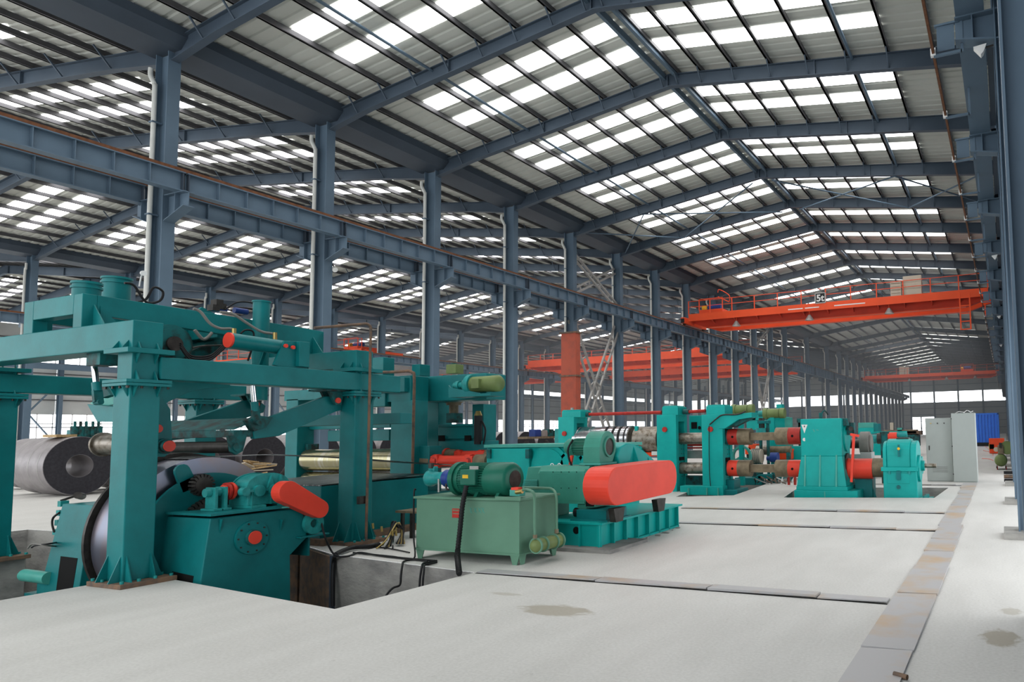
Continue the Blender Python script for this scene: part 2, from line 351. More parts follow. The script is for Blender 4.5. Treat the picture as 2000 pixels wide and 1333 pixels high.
# ---- runway beams
def runway(x, ya, yb, zb, zt, nst, label, rail=True, wd=.34):
    t = thing('crane_runway_beam', SC(x, ya, zb))
    ya += .03; yb -= .03
    RB().box(x-.012,x+.012,ya,yb,zb+.03,zt-.03).build('web','steel',t)
    RB().box(x-wd/2,x+wd/2,ya,yb,zt-.035,zt).build('flange','steel',t); RB().box(x-wd/2,x+wd/2,ya,yb,zb,zb+.035).build('flange','steel',t)
    for i in range(nst+1):
        y = ya+.06+(yb-ya-.12)*i/nst
        RB().box(x-wd*.44,x+wd*.44,y-.012,y+.012,zb+.035,zt-.035).build('stiffener','steel' if 0 < i < nst else 'steeld',t)
    return tag(t, label, 'crane beam', 'crane runway beams')
def rail(x, y0, y1, z, label):
    t = RB().box(x-.05,x+.05,y0,y1,z,z+.14).box(x-.09,x+.09,y0,y1,z,z+.03).build('crane_rail','rail'); return tag(t, label, 'rail', 'crane rails')
for k in KS:
    if 0 <= k <= 29:
        ya, yb = KY[k], KY.get(k+1, YE); deep = k in (13, 14)
        runway(XL+.74, ya, yb, ZB-(.55 if deep else 0), ZT, max(4, round(yb-ya)) if k < 20 else 4, ORD[k]+' bay of the crane runway beam on the machine side of the left columns')
for k in KS:
    if 0 <= k <= 14:
        runway(XL-1.44, KY[k], KY[k+1], ZB-.1, ZT-.1, 6, ORD[k]+' bay of the runway beam on the neighbouring hall side of the left columns')
        if k >= 2: runway(XL2+1.1, KY[k], KY[k+1], ZB, ZT, 6, ORD[k-2]+' bay of the runway beam carried by the far column row')
rail(XL+.74, 2, YE, ZT, 'rusty crane rail on the runway nearest the machines, running full length')
rail(XL-1.44, 2, YE, ZT-.1, 'rusty crane rail on the neighbouring hall side of the left columns')
rail(XL2+1.1, 2, YE, ZT, 'rusty crane rail on the runway of the far column row')
for x_, nm_ in ((-64.1,'inner'),(-98,'outer')):
    tag(RB().box(x_-.15,x_+.15,26,YE,ZB,ZT).build('crane_runway_beam','steel'),'continuous '+nm_+' runway beam of the outermost hall','crane beam'); rail(x_,26,YE,ZT-.1,'rusty rail on the '+nm_+' runway of the outermost hall')
t = RB().box(XL2+.95,XL2+1.25,109,YE,ZB,ZT).build('crane_runway_beam','steel'); tag(t,'distant continuous stretch of the far row runway beam','crane beam')
t = RB().box(XL-1.6,XL-1.3,109,YE,ZB-.1,ZT-.1).build('crane_runway_beam','steel'); tag(t,'distant continuous stretch of runway beam behind the left columns','crane beam')
# ---- rafters
def rafter(side_pts, y, braces, fx=1):
    # side_pts: (x, z_bottom, z_top) left to right
    t = thing('roof_rafter', SC(side_pts[0][0], y, side_pts[0][1]))
    n = len(side_pts)
    RB().prism([(x,y-.01,zb) for x,zb,zt in side_pts]+[(x,y-.01,zt) for x,zb,zt in side_pts[::-1]],(0,.02,0)).build('web','rafter',t)
    m = RB(); [m.bar((side_pts[i][0],y,side_pts[i][1]),(side_pts[i+1][0],y,side_pts[i+1][1]),.26,.03) for i in range(n-1)]; m.build('bottom_flange','rafter',t)
    m = RB(); [m.bar((side_pts[i][0],y,side_pts[i][2]),(side_pts[i+1][0],y,side_pts[i+1][2]),.24,.03) for i in range(n-1)]; m.build('top_flange','rafter',t)
    def zz(x, j):
        for i in range(n-1):
            a, b = side_pts[i], side_pts[i+1]
            if a[0] <= x <= b[0]: return a[j]+(b[j]-a[j])*(x-a[0])/(b[0]-a[0])
    for x in braces:
        RB().bar((x,y-.02,zz(x,1)+.03),(x,y-.62,zz(x,2)+.16),.05,.05).build('fly_brace','rafter',t)
    for x in [side_pts[0][0]+ (side_pts[-1][0]-side_pts[0][0])*f for f in (.25,.5,.75)]:
        RB().box(x-.02,x+.02,y-.12,y+.12,zz(x,1),zz(x,2)).build('splice_plate','rafter',t)
    return t
H1 = [(XL,14.66,zs(XL)-.26),(-23.4,15.10,zs(-23.4)-.26),(RX,16.53,zs(RX)-.26),(-3,15.14,zs(-3)-.26),(XR,14.66,zs(XR)-.26)]
H2 = [(XL2+.35,14.6,zs(-62.5)-.26),(-60,15.1,zs(-60)-.26),(RX2,17.05,zs(RX2)-.26),(-29,15.1,zs(-29)-.26),(XL-.7,14.66,zs(-26.5)-.26)]
H3 = [(-99.2,14.5,zs(-99.2)-.26),(-81.9,16.95,zs(-81.9)-.26),(XL2-.35,14.6,zs(-63.5)-.26)]
PL1 = [-13.0,-14.4,-15.97,-17.57,-19.2,-20.83,-22.45,-24.05]; PR1 = [-12.3,-11.2,-9.72,-8.16,-6.6,-5.05,-3.5,-1.9]
r1 = rafter(H1, 0, [x for x in PL1[::1]]+[x for x in PR1[::1]])
r2 = rafter(H2, 0, [-29.3,-32.5,-35.7,-38.9,-42.1,-46.9,-50.1,-53.3,-56.5,-59.7])
r3 = rafter(H3, 0, [])
n1 = n2 = n3 = 0
for k in KS:
    if 1 <= k <= 30:
        for r, (n_, cap) in ((r1, (n1, 30)),):
            lb = ORD[n1]+' steel roof rafter over the machine hall, counted from the camera'
            if n1 == 0: r1.location = SC(H1[0][0], KY[k], H1[0][1]); tag(r1, lb, 'rafter', 'rafters of the machine hall')
            else: copy_tree(r1, SC(H1[0][0], KY[k], H1[0][1]), lb)
            n1 += 1
    if 0 <= k <= 24:
        lb = ORD[n2]+' steel roof rafter over the neighbouring hall left of the columns'
        if n2 == 0: r2.location = SC(H2[0][0], KY[k], H2[0][1]); tag(r2, lb, 'rafter', 'rafters of the neighbouring hall')
        else: copy_tree(r2, SC(H2[0][0], KY[k], H2[0][1]), lb)
        n2 += 1
    if 3 <= k <= 20:
        lb = ORD[n3]+' steel rafter of the outermost hall beyond the far column row'
        if n3 == 0: r3.location = SC(H3[0][0], KY[k], H3[0][1]); tag(r3, lb, 'rafter', 'rafters of the outermost hall')
        else: copy_tree(r3, SC(H3[0][0], KY[k], H3[0][1]), lb)
        n3 += 1
# ---- roof: six slopes, each with ribbed sheets, purlins and roof lights
def slope(name, xa, xb, pur, lightx, kmax, kfar, label):
    t = thing(name, SC(xa, -8, zs(xa)), label, None, None, 'structure')
    ys = []; y = -14.0
    while y < YE:
        far = y > 60
        ys += [(y,0),(y+(.30 if not far else 1.2),0),(y+(.34 if not far else 1.3),.05),(y+(.46 if not far else 1.5),.05)]; y += .5 if not far else 2.0
    vs = []
    za, zb = zs(xa+(.01 if xa < xb else -.01)), (zs(-25.95)-.0065 if xb == -26.0 and xa > -26 else zs(xb))
    for yy, d in ys: vs += [(xa,yy,za+d),(xb,yy,zb+d)]
    m = RB(); m.add(vs, [(2*i,2*i+1,2*i+3,2*i+2) for i in range(len(ys)-1)]); m.build('roof_sheet','sheet',t)
    for x in pur: RB().box(x-.04,x+.04,-12,YE,zs(x)-.24,zs(x)-.02).box(x-.04,x+.10,-12,YE,zs(x)-.24,zs(x)-.225).build('purlin','purlin',t)
    # roof lights between purlins
    if lightx:
        cells = []
        for k in KS:
            if k > kfar or k < -1: continue
            for o_, w_ in ((1.82,.82),(3.53,.84)):
                if k > kmax and o_ > 3: continue
                for a, b in lightx: cells.append((KY[k]+o_, w_, a, b))
        cells.sort(key=lambda c: c[0]+.02*abs(c[2]))
        def quad(mb, c):
            y0, w_, a, b = c; z = .035
            mb.add([(a,y0,zs(a)-z),(b,y0,zs(b)-z),(b,y0+w_,zs(b)-z),(a,y0+w_,zs(a)-z)],[(0,1,2,3)])
        cache = {}
        for c in cells[:270]:
            key = (c[2], c[1])
            if key not in cache:
                m = RB(); quad(m, (0, c[1], c[2], c[3])); o = m.build('roof_light','sky',t); cache[key] = o; o.location.y += c[0]*S; base = o.location.copy(); o['_y'] = c[0]; 
            else:
                o = cache[key].copy(); C.objects.link(o); o.location.y = cache[key].location.y+(c[0]-cache[key]['_y'])*S
        if cells[270:]:
            m = RB(); [quad(m, c) for c in cells[270:]]; o = m.build('roof_lights','sky',t); o['kind'] = 'stuff'
    return t
def gaps(ps): return [(ps[i]+.05*(1 if ps[i+1] > ps[i] else -1), ps[i+1]-.05*(1 if ps[i+1] > ps[i] else -1)) for i in range(len(ps)-1)]
slope('ceiling', RX, -26.0, PL1+[-25.3], gaps(PL1[:7]), 16, 24, 'left slope of the ribbed metal roof over the machine hall')
slope('ceiling', RX, .9, PR1+[-.4], gaps(PR1[:7]), 15, 19, 'right slope of the ribbed metal roof over the machine hall')
P2R = [RX2+.35+1.6*i for i in range(12)]; P2L = [RX2-.35-1.6*i for i in range(12)]
slope('ceiling', RX2, -26.0, P2R, gaps(P2R[1:9]), 15, 20, 'roof slope of the neighbouring hall falling toward the left columns')
slope('ceiling', RX2, -63.2, P2L, gaps(P2L[1:10]), 15, 20, 'roof slope of the neighbouring hall falling toward the far columns')
P3R = [-81.9+.4+1.6*i for i in range(12)]; P3L = [-81.9-.4-1.6*i for i in range(11)]
slope('ceiling', -81.9, -63.35, P3R, gaps(P3R[2:9]), 13, 16, 'roof slope of the outermost hall falling toward the far columns')
slope('ceiling', -81.9, -100.2, P3L, gaps(P3L[2:9]), 13, 16, 'roof slope of the outermost hall falling to the side wall')
# ridge members, gutters, struts
m = RB().box(RX-.36,RX-.22,-8,YE,16.86,17.12).box(RX+.22,RX+.36,-8,YE,16.86,17.12); tag(m.build('ridge_beam','steel'),'double ridge member under the peak of the machine hall roof','roof beam')
for x, lb in ((-20.1,'slim tie tube under the left roof slope of the machine hall'),(-4.85,'slim tie tube under the right roof slope of the machine hall')):
    tag(RB().cyl((x,-8,zs(x)-.34),(x,YE,zs(x)-.34),.06,n=8).build('tie_tube','steel'),lb,'roof tie')
m = RB().prism([(-24.95,-8,15.30),(-24.95,-8,15.62),(-27.0,-8,15.62),(-27.0,-8,15.30),(-26.7,-8,14.98),(-25.3,-8,14.98)],(0,YE+8,0))
tag(m.build('valley_gutter','steeld'),'wide dark box gutter along the tops of the left column row','gutter')
m = RB().prism([(-62.0,8,15.30),(-62.0,8,15.62),(-64.1,8,15.62),(-64.1,8,15.30),(-63.8,8,14.95),(-62.4,8,14.95)],(0,YE-8,0))
tag(m.build('valley_gutter','steeld'),'box gutter along the tops of the far column row','gutter')
# wind bracing in the roof plane, one crossed pair per few bays, plus wall crosses
def rods(pairs, r, label, name='wind_brace', mt='steel'):
    t = thing(name, SC(*pairs[0][0]), label, 'brace')
    for a, b in pairs: RB().cyl(a,b,r,n=6).build('rod',mt,t)
    return t
for k, lb in ((5,'fifth'),(6,'sixth')):
    pass
y5, y6 = KY[5], KY[6]
rods([((-20.5,y5,15.45),(-13.2,y6,16.3)),((-13.2,y5,16.3),(-20.5,y6,15.45))],.045,'crossed rods under the left roof slope beyond the fifth column')
rods([((-12.0,y5,16.3),(-5,y6,15.4)),((-5,y5,15.4),(-12.0,y6,16.3))],.045,'crossed rods under the right roof slope nearest the ridge')
rods([((-5,y5,15.4),(-.3,y6,14.9)),((-.3,y5,14.9),(-5,y6,15.4))],.045,'crossed rods under the right roof slope beside the right wall')
rods([((-25.3,y5,14.9),(-20.5,y6,15.45)),((-20.5,y5,15.45),(-25.3,y6,14.9))],.045,'crossed rods in the roof corner over the fifth left column')
def lattice(a, b, wd, n, label):
    a = Vector(a); b = Vector(b); t = thing('lattice_brace', SC(*a), label, 'brace'); d = (b-a).normalized(); u = d.cross(Vector((1,0,0))).normalized()*wd/2
    RB().bar(a+u,b+u,.13,.13,(1,0,0)).build('chord','alu',t); RB().bar(a-u,b-u,.13,.13,(1,0,0)).build('chord','alu',t)
    for i in range(1,n): p = a+(b-a)*i/n; RB().bar(p+u,p-u,.09,.08,(1,0,0)).build('rung','alu',t)
xb = XL-.35
lattice((xb,KY[5]+.2,.1),(xb,KY[6]-.2,9.3),.66,11,'ladder-like diagonal brace rising right between the fifth and sixth left columns')
lattice((xb-.12,KY[5]+.2,9.3),(xb-.12,KY[6]-.2,.1),.66,11,'ladder-like diagonal brace falling right between the fifth and sixth left columns')
lattice((xb,KY[5]+.2,13.6),(xb,KY[6]-.2,11),.35,5,'short lattice brace above the crane rail falling toward the sixth left column')
lattice((xb-.12,KY[5]+.2,11),(xb-.12,KY[6]-.2,13.6),.35,5,'short lattice brace above the crane rail rising toward the sixth left column')
lattice((xb,KY[11]+.2,.1),(xb,KY[12]-.2,9.2),.6,9,'distant lattice brace rising right between the eleventh and twelfth left columns')
lattice((xb-.12,KY[11]+.2,9.2),(xb-.12,KY[12]-.2,.1),.6,9,'distant lattice brace falling right between the eleventh and twelfth left columns')
lattice((xb,KY[11]+.2,11),(xb,KY[12]-.2,14),.35,5,'distant short lattice brace above the rail at the eleventh left column')
for kk, nm in ((5,'nearest'),(10,'middle'),(15,'farthest')):
    t = thing('wall_brace', SC(-98.8,KY[kk],1), nm+' pair of crossed braces on the windowed side wall', 'brace')
    RB().bar((-98.7,KY[kk],1),(-98.7,KY[kk+1],9),.22,.12).build('diagonal','steel',t); RB().bar((-98.6,KY[kk],9),(-98.6,KY[kk+1],1),.22,.12).build('diagonal','steel',t)
# ---- walls
def cladding(o, name='girt'): return o
wl = thing('wall_left', SC(-100,8,ZF), 'grey sheet side wall with two bands of windows beyond the halls', None, None, 'structure')
WZ = [(ZF,2.0),(5.0,10.6),(11.75,14.9)]
for z0, z1 in WZ:
    for k in KS:
        if 2 <= k <= 29: RB().box(-100.1,-100,KY[k]+.03,KY.get(k+1,YE)-.03,z0,z1).build('wall_panel','clad',wl)
for z in (3.5,6.6,8.2,9.6,10.55,11.8,13.4): RB().box(-100,-99.88,14,YE,z-.05,z+.05).build('girt','purlin',wl)
nw = 1
for k in KS:
    if 4 <= k <= 20:
        for z0, z1, rows in ((2.0,5.0,(3.9,)),(10.6,11.75,())):
            t = thing('window_%d'%nw, SC(-100,KY[k],z0), None, None, None, 'structure'); nw += 1
            yb = KY[k+1]; nn = 4 if rows else 3
            for i in range(nn):
                a = KY[k]+.2+(yb-KY[k]-.4)*i/nn; b = KY[k]+.2+(yb-KY[k]-.4)*(i+1)/nn
                zz = [z0]+list(rows)+[z1]
                for j in range(len(zz)-1): RB().box(-100.02,-99.99,a+.05,b-.05,zz[j]+.05,zz[j+1]-.05).build('pane','win',t)
            m = RB(); m.box(-100.06,-99.96,KY[k]+.1,yb-.1,z0,z0+.06).box(-100.06,-99.96,KY[k]+.1,yb-.1,z1-.06,z1)
            for i in range(nn+1): y_ = KY[k]+.2+(yb-KY[k]-.4)*i/nn; m.box(-100.06,-99.96,y_-.05,y_+.05,z0,z1)
            for r_ in rows: m.box(-100.06,-99.96,KY[k]+.1,yb-.1,r_-.05,r_+.05)
            m.build('window_frame','white',t)
# end wall
wb = thing('wall_back', SC(-50,YE,ZF), 'grey sheet end wall with a band of bright windows', None, None, 'structure')
xs_ = [-100+6.3*i for i in range(17)]
for i in range(16):
    a, b = xs_[i], xs_[i+1]
    for z0, z1 in ((ZF,8.5),(11.6,18.3)):
        if z0 < 0 and a < -21.6 < b+6.2 and b > -22: 
            RB().box(a,b,YE,YE+.1,4.6,z1).build('wall_panel','clad',wb); continue
        RB().box(a+.02,b-.02,YE,YE+.1,z0,z1).build('wall_panel','clad',wb)
    t = thing('window_%d'%nw, SC(a,YE,8.5), None, None, None, 'structure'); nw += 1
    RB().box(a+.2,b-.2,YE-.02,YE+.02,8.55,11.55).build('pane','win',t)
    RB().box(a-.2,a+.2,YE-.06,YE+.1,8.5,11.6).box(a,b,YE-.06,YE+.1,8.45,8.58).box(a,b,YE-.06,YE+.1,11.5,11.65).build('window_frame','steeld',t)
    RB().box(a-.22,a+.22,YE-.55,YE-.12,ZF,16).build('end_post','steel',wb)
for z in (1.5,3.4,5.2,6.9,13.4,15): RB().box(-100,.9,YE-.12,YE,z-.06,z+.06).build('girt','steel',wb)
t = thing('door_1', SC(-20,YE,ZF), 'open daylight doorway in the far end wall', None, None, 'structure')
RB().box(-28.1,-15.8,YE+.3,YE+.35,ZF,4.5).build('opening','win',t); RB().box(-22,-21.7,YE-.1,YE+.1,ZF,4.6).build('door_post','steel',t)
# right wall: columns with corbels, cladding, runway beam, conductor rail
wr = thing('wall_right', SC(.95,8,ZF), 'blue-grey sheet wall along the right of the hall', None, None, 'structure')
for k in KS:
    RB().box(.98,1.05,KY[k]+.02,KY.get(k+1,YE)-.02,3.8 if k in (0,1,2,3) else ZF,16.2).build('wall_panel','cladb',wr)
for z in (1.2,3,5): RB().box(.88,.98,KY[4],YE,z-.08,z+.08).build('girt','steel',wr)
for z in (7,9,11,13): RB().box(.88,.98,-10,YE,z-.08,z+.08).build('girt','steel',wr)
ZBR = (PY(1900,34,14.07*S).z-1.7)/S+1.7; ZBB = (PY(1900,89,14.07*S).z-1.7)/S+1.7
rc = hcol('steel_column', XR, .80, 0, .40, ZF, 14.95)
corbel(rc, XR, -.58, 0, ZBR, ZBB-.02, ZBB+.12)
for z in (ZBR,ZBB-.02): RB().box(XR+.03,.77,-.18,.18,z-.03,z).build('stiffener','steel',rc)
RB().box(-.13,1.0,-.45,.45,ZF,ZF+.12).build('concrete_footing','conc',rc)
n = 0
for k in KS:
    if 0 <= k <= 30:
        lb = ORD[n]+' blue steel column with bracket along the right-hand wall'; n += 1
        p = SC((XR+.8)/2, KY[k], ZF)
        if n == 1: rc.location = p; tag(rc, lb, 'column', 'columns of the right wall')
        elif n == 2: rc2 = copy_tree(rc, p, lb); [bpy.data.objects.remove(c) for c in list(rc.children) if c.name.startswith('concrete_footing')]
        else: copy_tree(rc2, p, lb)
for k in KS:
    if 0 <= k <= 29: runway(-.30, KY[k], KY.get(k+1,YE), ZBR, ZBR+.66, 4, ORD[k]+' bay of the crane runway beam on the right-hand brackets', wd=.52)
rail(-.30, -8, YE, ZBR+.66, 'rusty crane rail on the right-hand runway')
t = thing('walkway_channel', SC(.1,8,ZBR), 'grey service walkway plates between runway and right wall', 'walkway')
for k in KS:
    if 0 <= k <= 14: RB().box(-.02,.11,KY[k]+.4,KY[k+1]-.4,ZBR+.05,ZBR+.30).build('walkway_plate','steeld',t)
t = thing('conductor_rail', SC(-1.0,8,ZBR), 'slim power conductor bar with white insulators beside the right crane runway', 'conductor rail')
RB().box(-1.03,-.98,5,YE,ZBB-.02,ZBB+.06).build('bar','rail',t)
for k in KS:
    if 1 <= k <= 18:
        for h in (0,.5):
            y = KY[k]+h*(KY[k+1]-KY[k])
            RB().box(-1.0,-.47,y-.03,y+.03,ZBB-.08,ZBB-.03).build('arm','steel',t)
            if h == 0: RB().box(-.93,-.60,y-.015,y+.015,ZBB+.02,ZBR-.02).build('arm_plate','steel',t); RB().box(-.97,-.50,y-.05,y+.05,ZBR-.04,ZBR).build('arm','steel',t)
            if k < 12: RB().box(-.49,-.44,y-.03,y+.03,ZBB-.08,ZBR+.05).build('drop','steel',t)
            RB().box(-1.06,-.96,y-.05,y+.05,ZBB-.05,ZBB+.10).build('insulator','white',t)
n = 0
for k in (1,4,7,10):
    t = thing('floodlight', SC(-.2,KY[k],ZBB-.15), ORD[n]+' small floodlight clamped under a right-wall bracket', 'lamp', 'floodlights on the right wall'); n += 1
    RB().prism([(-.26,KY[k]-.08,ZBB-.07),(-.02,KY[k]-.08,ZBB-.05),(-.08,KY[k]-.08,ZBB-.20),(-.13,KY[k]-.08,ZBB-.25)],(0,.16,0)).build('lamp_head','white',t)
    RB().bar((-.1,KY[k],ZBB-.1),(.1,KY[k],ZBB-.08),.03,.03).build('lamp_arm','iron',t)
for k, d in ((2,0),(4,1)):
    t = thing('column_lamp', SC(XL,KY[k],8.9), ('round' if d == 0 else 'small')+' lamp fixed below the corbel of the '+ORD[k-1]+' left column', 'lamp')
    RB().cyl((XL+.05,KY[k]+.2,8.8),(XL+.22,KY[k]+.15,8.68),.05,.11,n=12).build('lamp_shade','white',t); RB().bar((XL,KY[k]+.2,8.95),(XL+.1,KY[k]+.2,8.8),.04,.04).build('lamp_bracket','iron',t)
# ================================================================== FEEDING GANTRY over the uncoiler
def gusset(t, x, y, z, dx, dy, h, up=1, mt='teal'):
    m = MB(); v = Vector((dx, dy, 0)); s_ = Vector((-dy, dx, 0)).normalized()*.006
    m.prism([Vector((x,y,z))-s_, Vector((x,y,z))+v-s_, Vector((x,y,z+h*up))-s_], s_*2); m.build('gusset', mt, t)
gan = thing('feeding_gantry', (-11.8,6.7,0), 'tall teal portal frame on four square legs above the uncoiler', 'machine')
LX = (-9.98,-9.64); FX = (-14.0,-13.66); NY = (4.95,5.28); BY = (8.08,8.44)
for xs, yy in ((LX,NY),(LX,BY),(FX,(5.25,5.58)),(FX,BY)):
    xm, ym = sum(xs)/2, sum(yy)/2
    lg = MB().box(*xs,*yy,.05,2.40).build('leg','teal',gan,.012)
    bp = MB().box(xs[0]-.17,xs[1]+.17,yy[0]-.1,yy[1]+.17,0,.055).build('base_plate','rust',lg,.004)
    fl = MB().box(xs[0]-.08,xs[1]+.08,yy[0]-.08,yy[1]+.08,2.37,2.405).box(xs[0]-.08,xs[1]+.08,yy[0]-.08,yy[1]+.08,2.41,2.45).build('joint_flange','teal',lg,.003)
    for ax in (-1,1):
        for f in (-.09,.09):
            gusset(lg, xm+f*1.4, ym+ax*(yy[1]-yy[0])/2, .055, 0, ax*.12, .30); gusset(lg, xm+ax*(xs[1]-xs[0])/2, ym+f*1.4, .055, ax*.12, 0, .30)
            gusset(lg, xm+f*1.4, ym+ax*(yy[1]-yy[0])/2, 2.37, 0, ax*.07, .13, -1); gusset(lg, xm+ax*(xs[1]-xs[0])/2, ym+f*1.4, 2.37, ax*.07, 0, .13, -1)
    m = MB()
    for i in range(4):
        for j in range(4):
            if i in (0,3) or j in (0,3): m.cyl((xs[0]-.12+(xs[1]-xs[0]+.24)*i/3, yy[0]-.06+(yy[1]-yy[0]+.19)*j/3,.055),(xs[0]-.12+(xs[1]-xs[0]+.24)*i/3, yy[0]-.06+(yy[1]-yy[0]+.19)*j/3,.085),.02,n=6)
    o = m.build('anchor_bolts','tealc',lg); o['kind'] = 'stuff'
    m = MB()
    for i in range(4): m.cyl((xs[0]-.05+(xs[1]-xs[0]+.1)*i/3,yy[0]-.055,2.34),(xs[0]-.05+(xs[1]-xs[0]+.1)*i/3,yy[0]-.055,2.37),.014,n=6).cyl((xs[1]+.055,yy[0]-.05+(yy[1]-yy[0]+.1)*i/3,2.34),(xs[1]+.055,yy[0]-.05+(yy[1]-yy[0]+.1)*i/3,2.37),.014,n=6)
    o = m.build('flange_bolts','iron',lg); o['kind'] = 'stuff'
    st = MB().box(xs[0]+.02,xs[1]-.02,yy[0]+.02,yy[1]-.02,2.45,2.78).build('stub_post','teal',gan,.008)
    tp = MB().box(xs[0]-.08,xs[1]+.08,yy[0]-.08,yy[1]+.10,2.77,2.83).build('top_plate','teal',gan,.004)
    for ax in (-1,1):
        for f in (-.1,.1):
            gusset(tp, xm+f, ym+ax*(yy[1]-yy[0])/2, 2.83, 0, ax*.07, .10) if ax < 0 else None
            gusset(tp, xm+ax*(xs[1]-xs[0])/2, ym+f, 2.83, ax*.06, 0, .10)
            gusset(st, xm+ax*(xs[1]-xs[0]-.04)/2, ym+f, 2.45, ax*.07, 0, .12); gusset(st, xm+ax*(xs[1]-xs[0]-.04)/2, ym+f, 2.77, ax*.07, 0, .12, -1)
for xs in (LX,FX):
    MB().box(xs[0]+.04,xs[1]+.02,NY[1]-.02,8.97,2.465,2.745).build('long_beam','teal',gan,.01)
MB().box(-15.2,LX[1]+.01,NY[0],NY[1],2.83,3.17).build('cross_beam','teal',gan,.01)
MB().box(-14.6,LX[1]+.01,BY[0],BY[1]-.04,2.83,3.12).build('cross_beam','teal',gan,.01)
# upper frame standing on the cross beams
UF = thing('upper_frame', (-11.5,6.7,3.17), parent=gan)
m = MB(); X0, X1 = -12.18, -10.80
m.box(X0,-11.95,4.98,5.14,3.17,3.61).box(-11.0,X1,4.98,5.14,3.17,3.61).box(-11.95,-11.0,4.98,5.14,3.35,3.61)
m.build('end_plate','teal',UF,.008)
for xs in ((X1-.10,X1),(X0,X0+.10)):
    m = MB(); a = xs[0]; m.prism([(a,5.14,3.17),(a,5.25,3.17),(a,5.25,3.345),(a,8.1,3.24),(a,8.1,3.12),(a,8.40,3.12),(a,8.40,3.54),(a,7.9,3.56),(a,5.14,3.61)],(xs[1]-xs[0],0,0)); m.build('side_beam','teal',UF,.008)
MB().box(X0,X1,8.28,8.40,3.12,3.54).build('end_plate','teal',UF,.008)
MB().box(X0+.1,X1-.1,6.7,6.9,3.25,3.56).build('cross_member','teal',UF,.008)
gusset(UF, X1+.006, 5.17, 3.17, 0, .30, .30); MB().prism([(X1+.0,5.10,3.17),(X1+.28,5.10,3.17),(X1,5.10,3.48)],(0,.015,0)).build('gusset','teal',UF)
gusset(UF, X1, 8.2, 3.12, .26, 0, .30)
# short vertical cylinders on top of the upper frame
for (l,t_,r,b_,Y) in ((156,555,184,578,5.2),(214,546,243,583,5.9)):
    x = (PY(l,t_,Y).x+PY(r,t_,Y).x)/2; r_ = (PY(r,t_,Y).x-PY(l,t_,Y).x)/2; zt = PY(l,t_,Y).z
    c = MB().cyl((x,Y,3.4),(x,Y,zt),r_*.9,n=24).cyl((x,Y,zt-.03),(x,Y,zt),r_,n=24).cyl((x,Y,zt-.09),(x,Y,zt-.06),r_,n=24).build('cylinder_barrel','teal',gan)
xr = PX(505,588,-10.55); 
MB().cyl((-10.55,xr.y+.05,2.3),(-10.55,xr.y+.05,xr.z),.115,n=24).cyl((-10.55,xr.y+.05,xr.z-.02),(-10.55,xr.y+.05,xr.z),.13,n=24).build('cylinder_barrel','teal',gan)
# big swivel motor hanging inside
p = PX(340,672,-10.45)
MB().cyl((-10.95,p.y,p.z),(-10.5,p.y,p.z),.27,n=28).cyl((-10.5,p.y,p.z),(-10.46,p.y,p.z),.22,n=28).build('swivel_drum','tealg',gan)
MB().cyl((-10.47,p.y,p.z),(-10.42,p.y,p.z),.10,n=20).build('rotary_joint','iron',gan)
# slanted hydraulic cylinder with red cap on its bracket, lying above the long beam
a = PX(449,665,-9.9); b = PX(557,680,-9.9)
cy = MB().cyl(a,b,.105,n=28).build('slide_cylinder','teal',gan)
MB().cyl(a+Vector((0,-.004,0)),a+(b-a).normalized()*-.03,.107,n=28).build('end_cap','red',cy)
br = MB().px([(556,666),(600,668),(600,735),(534,713)],-9.78,.04).px([(556,666),(600,668),(600,735),(534,713)],-10.02,.04).build('cylinder_bracket','teal',gan,.005)
MB().sb(568,668,603,740,-9.84,.16).build('clevis_block','tealg',gan)
MB().sb(585,668,605,717,-9.70,.4).build('bracket_post','teal',gan,.006)
for q in ((557,676),(571,679)):
    a_ = PX(*q,-9.76); MB().cyl(a_,a_+Vector((.03,0,0)),.028,n=14).build('pin_cap','red',gan)
MB().bar(PX(508,714,-10.05),PX(518,685,-10.05),.02,.04).build('brace_flat','teal',gan)
# swing arms with press roller, hung below the frame
def arm(X, D=.09):
    o = MB().px([(636,775),(660,772),(676,786),(672,800),(655,805),(545,852),(497,858),(494,838),(520,818)],X,D)
    return o
A1 = arm(-9.93).build('swing_arm','teal',gan,.008)
v = Vector((-1.95,0,0)); m = arm(-9.93); m.v = [q+v for q in m.v]; m.build('swing_arm','teal',gan,.008)
for x in (-9.88,-11.83):
    p = PX(655,783,-9.88); p.x = x
    MB().prism([(x,p.y-.17,2.47),(x,p.y+.12,2.47),(x,p.y+.07,p.z-.07),(x,p.y-.03,p.z-.07)],(.05,0,0)).prism([(x-.17,p.y-.17,2.47),(x-.17,p.y+.12,2.47),(x-.17,p.y+.07,p.z-.07),(x-.17,p.y-.03,p.z-.07)],(.05,0,0)).build('pivot_bracket','tealg',gan)
    MB().cyl((x+.05,p.y,p.z),(x+.075,p.y,p.z),.045,n=16).build('pin_cap','red',gan)
    MB().box(x-.25,x+.12,p.y-.24,p.y+.16,2.44,2.47).build('mounting_plate','tealg',gan)
pt = [PX(332,838,-9.95),PX(498,838,-9.95)]
m = MB(); y0 = PX(497,838,-9.97).y; zt = PX(497,836,-9.97).z
m.box(-12.1,-9.95,y0-.30,y0+.02,zt-.13,zt-.03); m.prism([(-12.1,y0-.30,zt-.03),(-9.95,y0-.30,zt-.03),(-9.95,y0+.10,zt+.13),(-12.1,y0+.10,zt+.13)],(0,0,.02)); m.build('tilting_tray','tealg',gan,.004)
ry, rz = 6.42, 1.60
MB().cyl((-11.75,ry,rz),(-10.0,ry,rz),.083,n=28).build('press_roller','iron',gan)
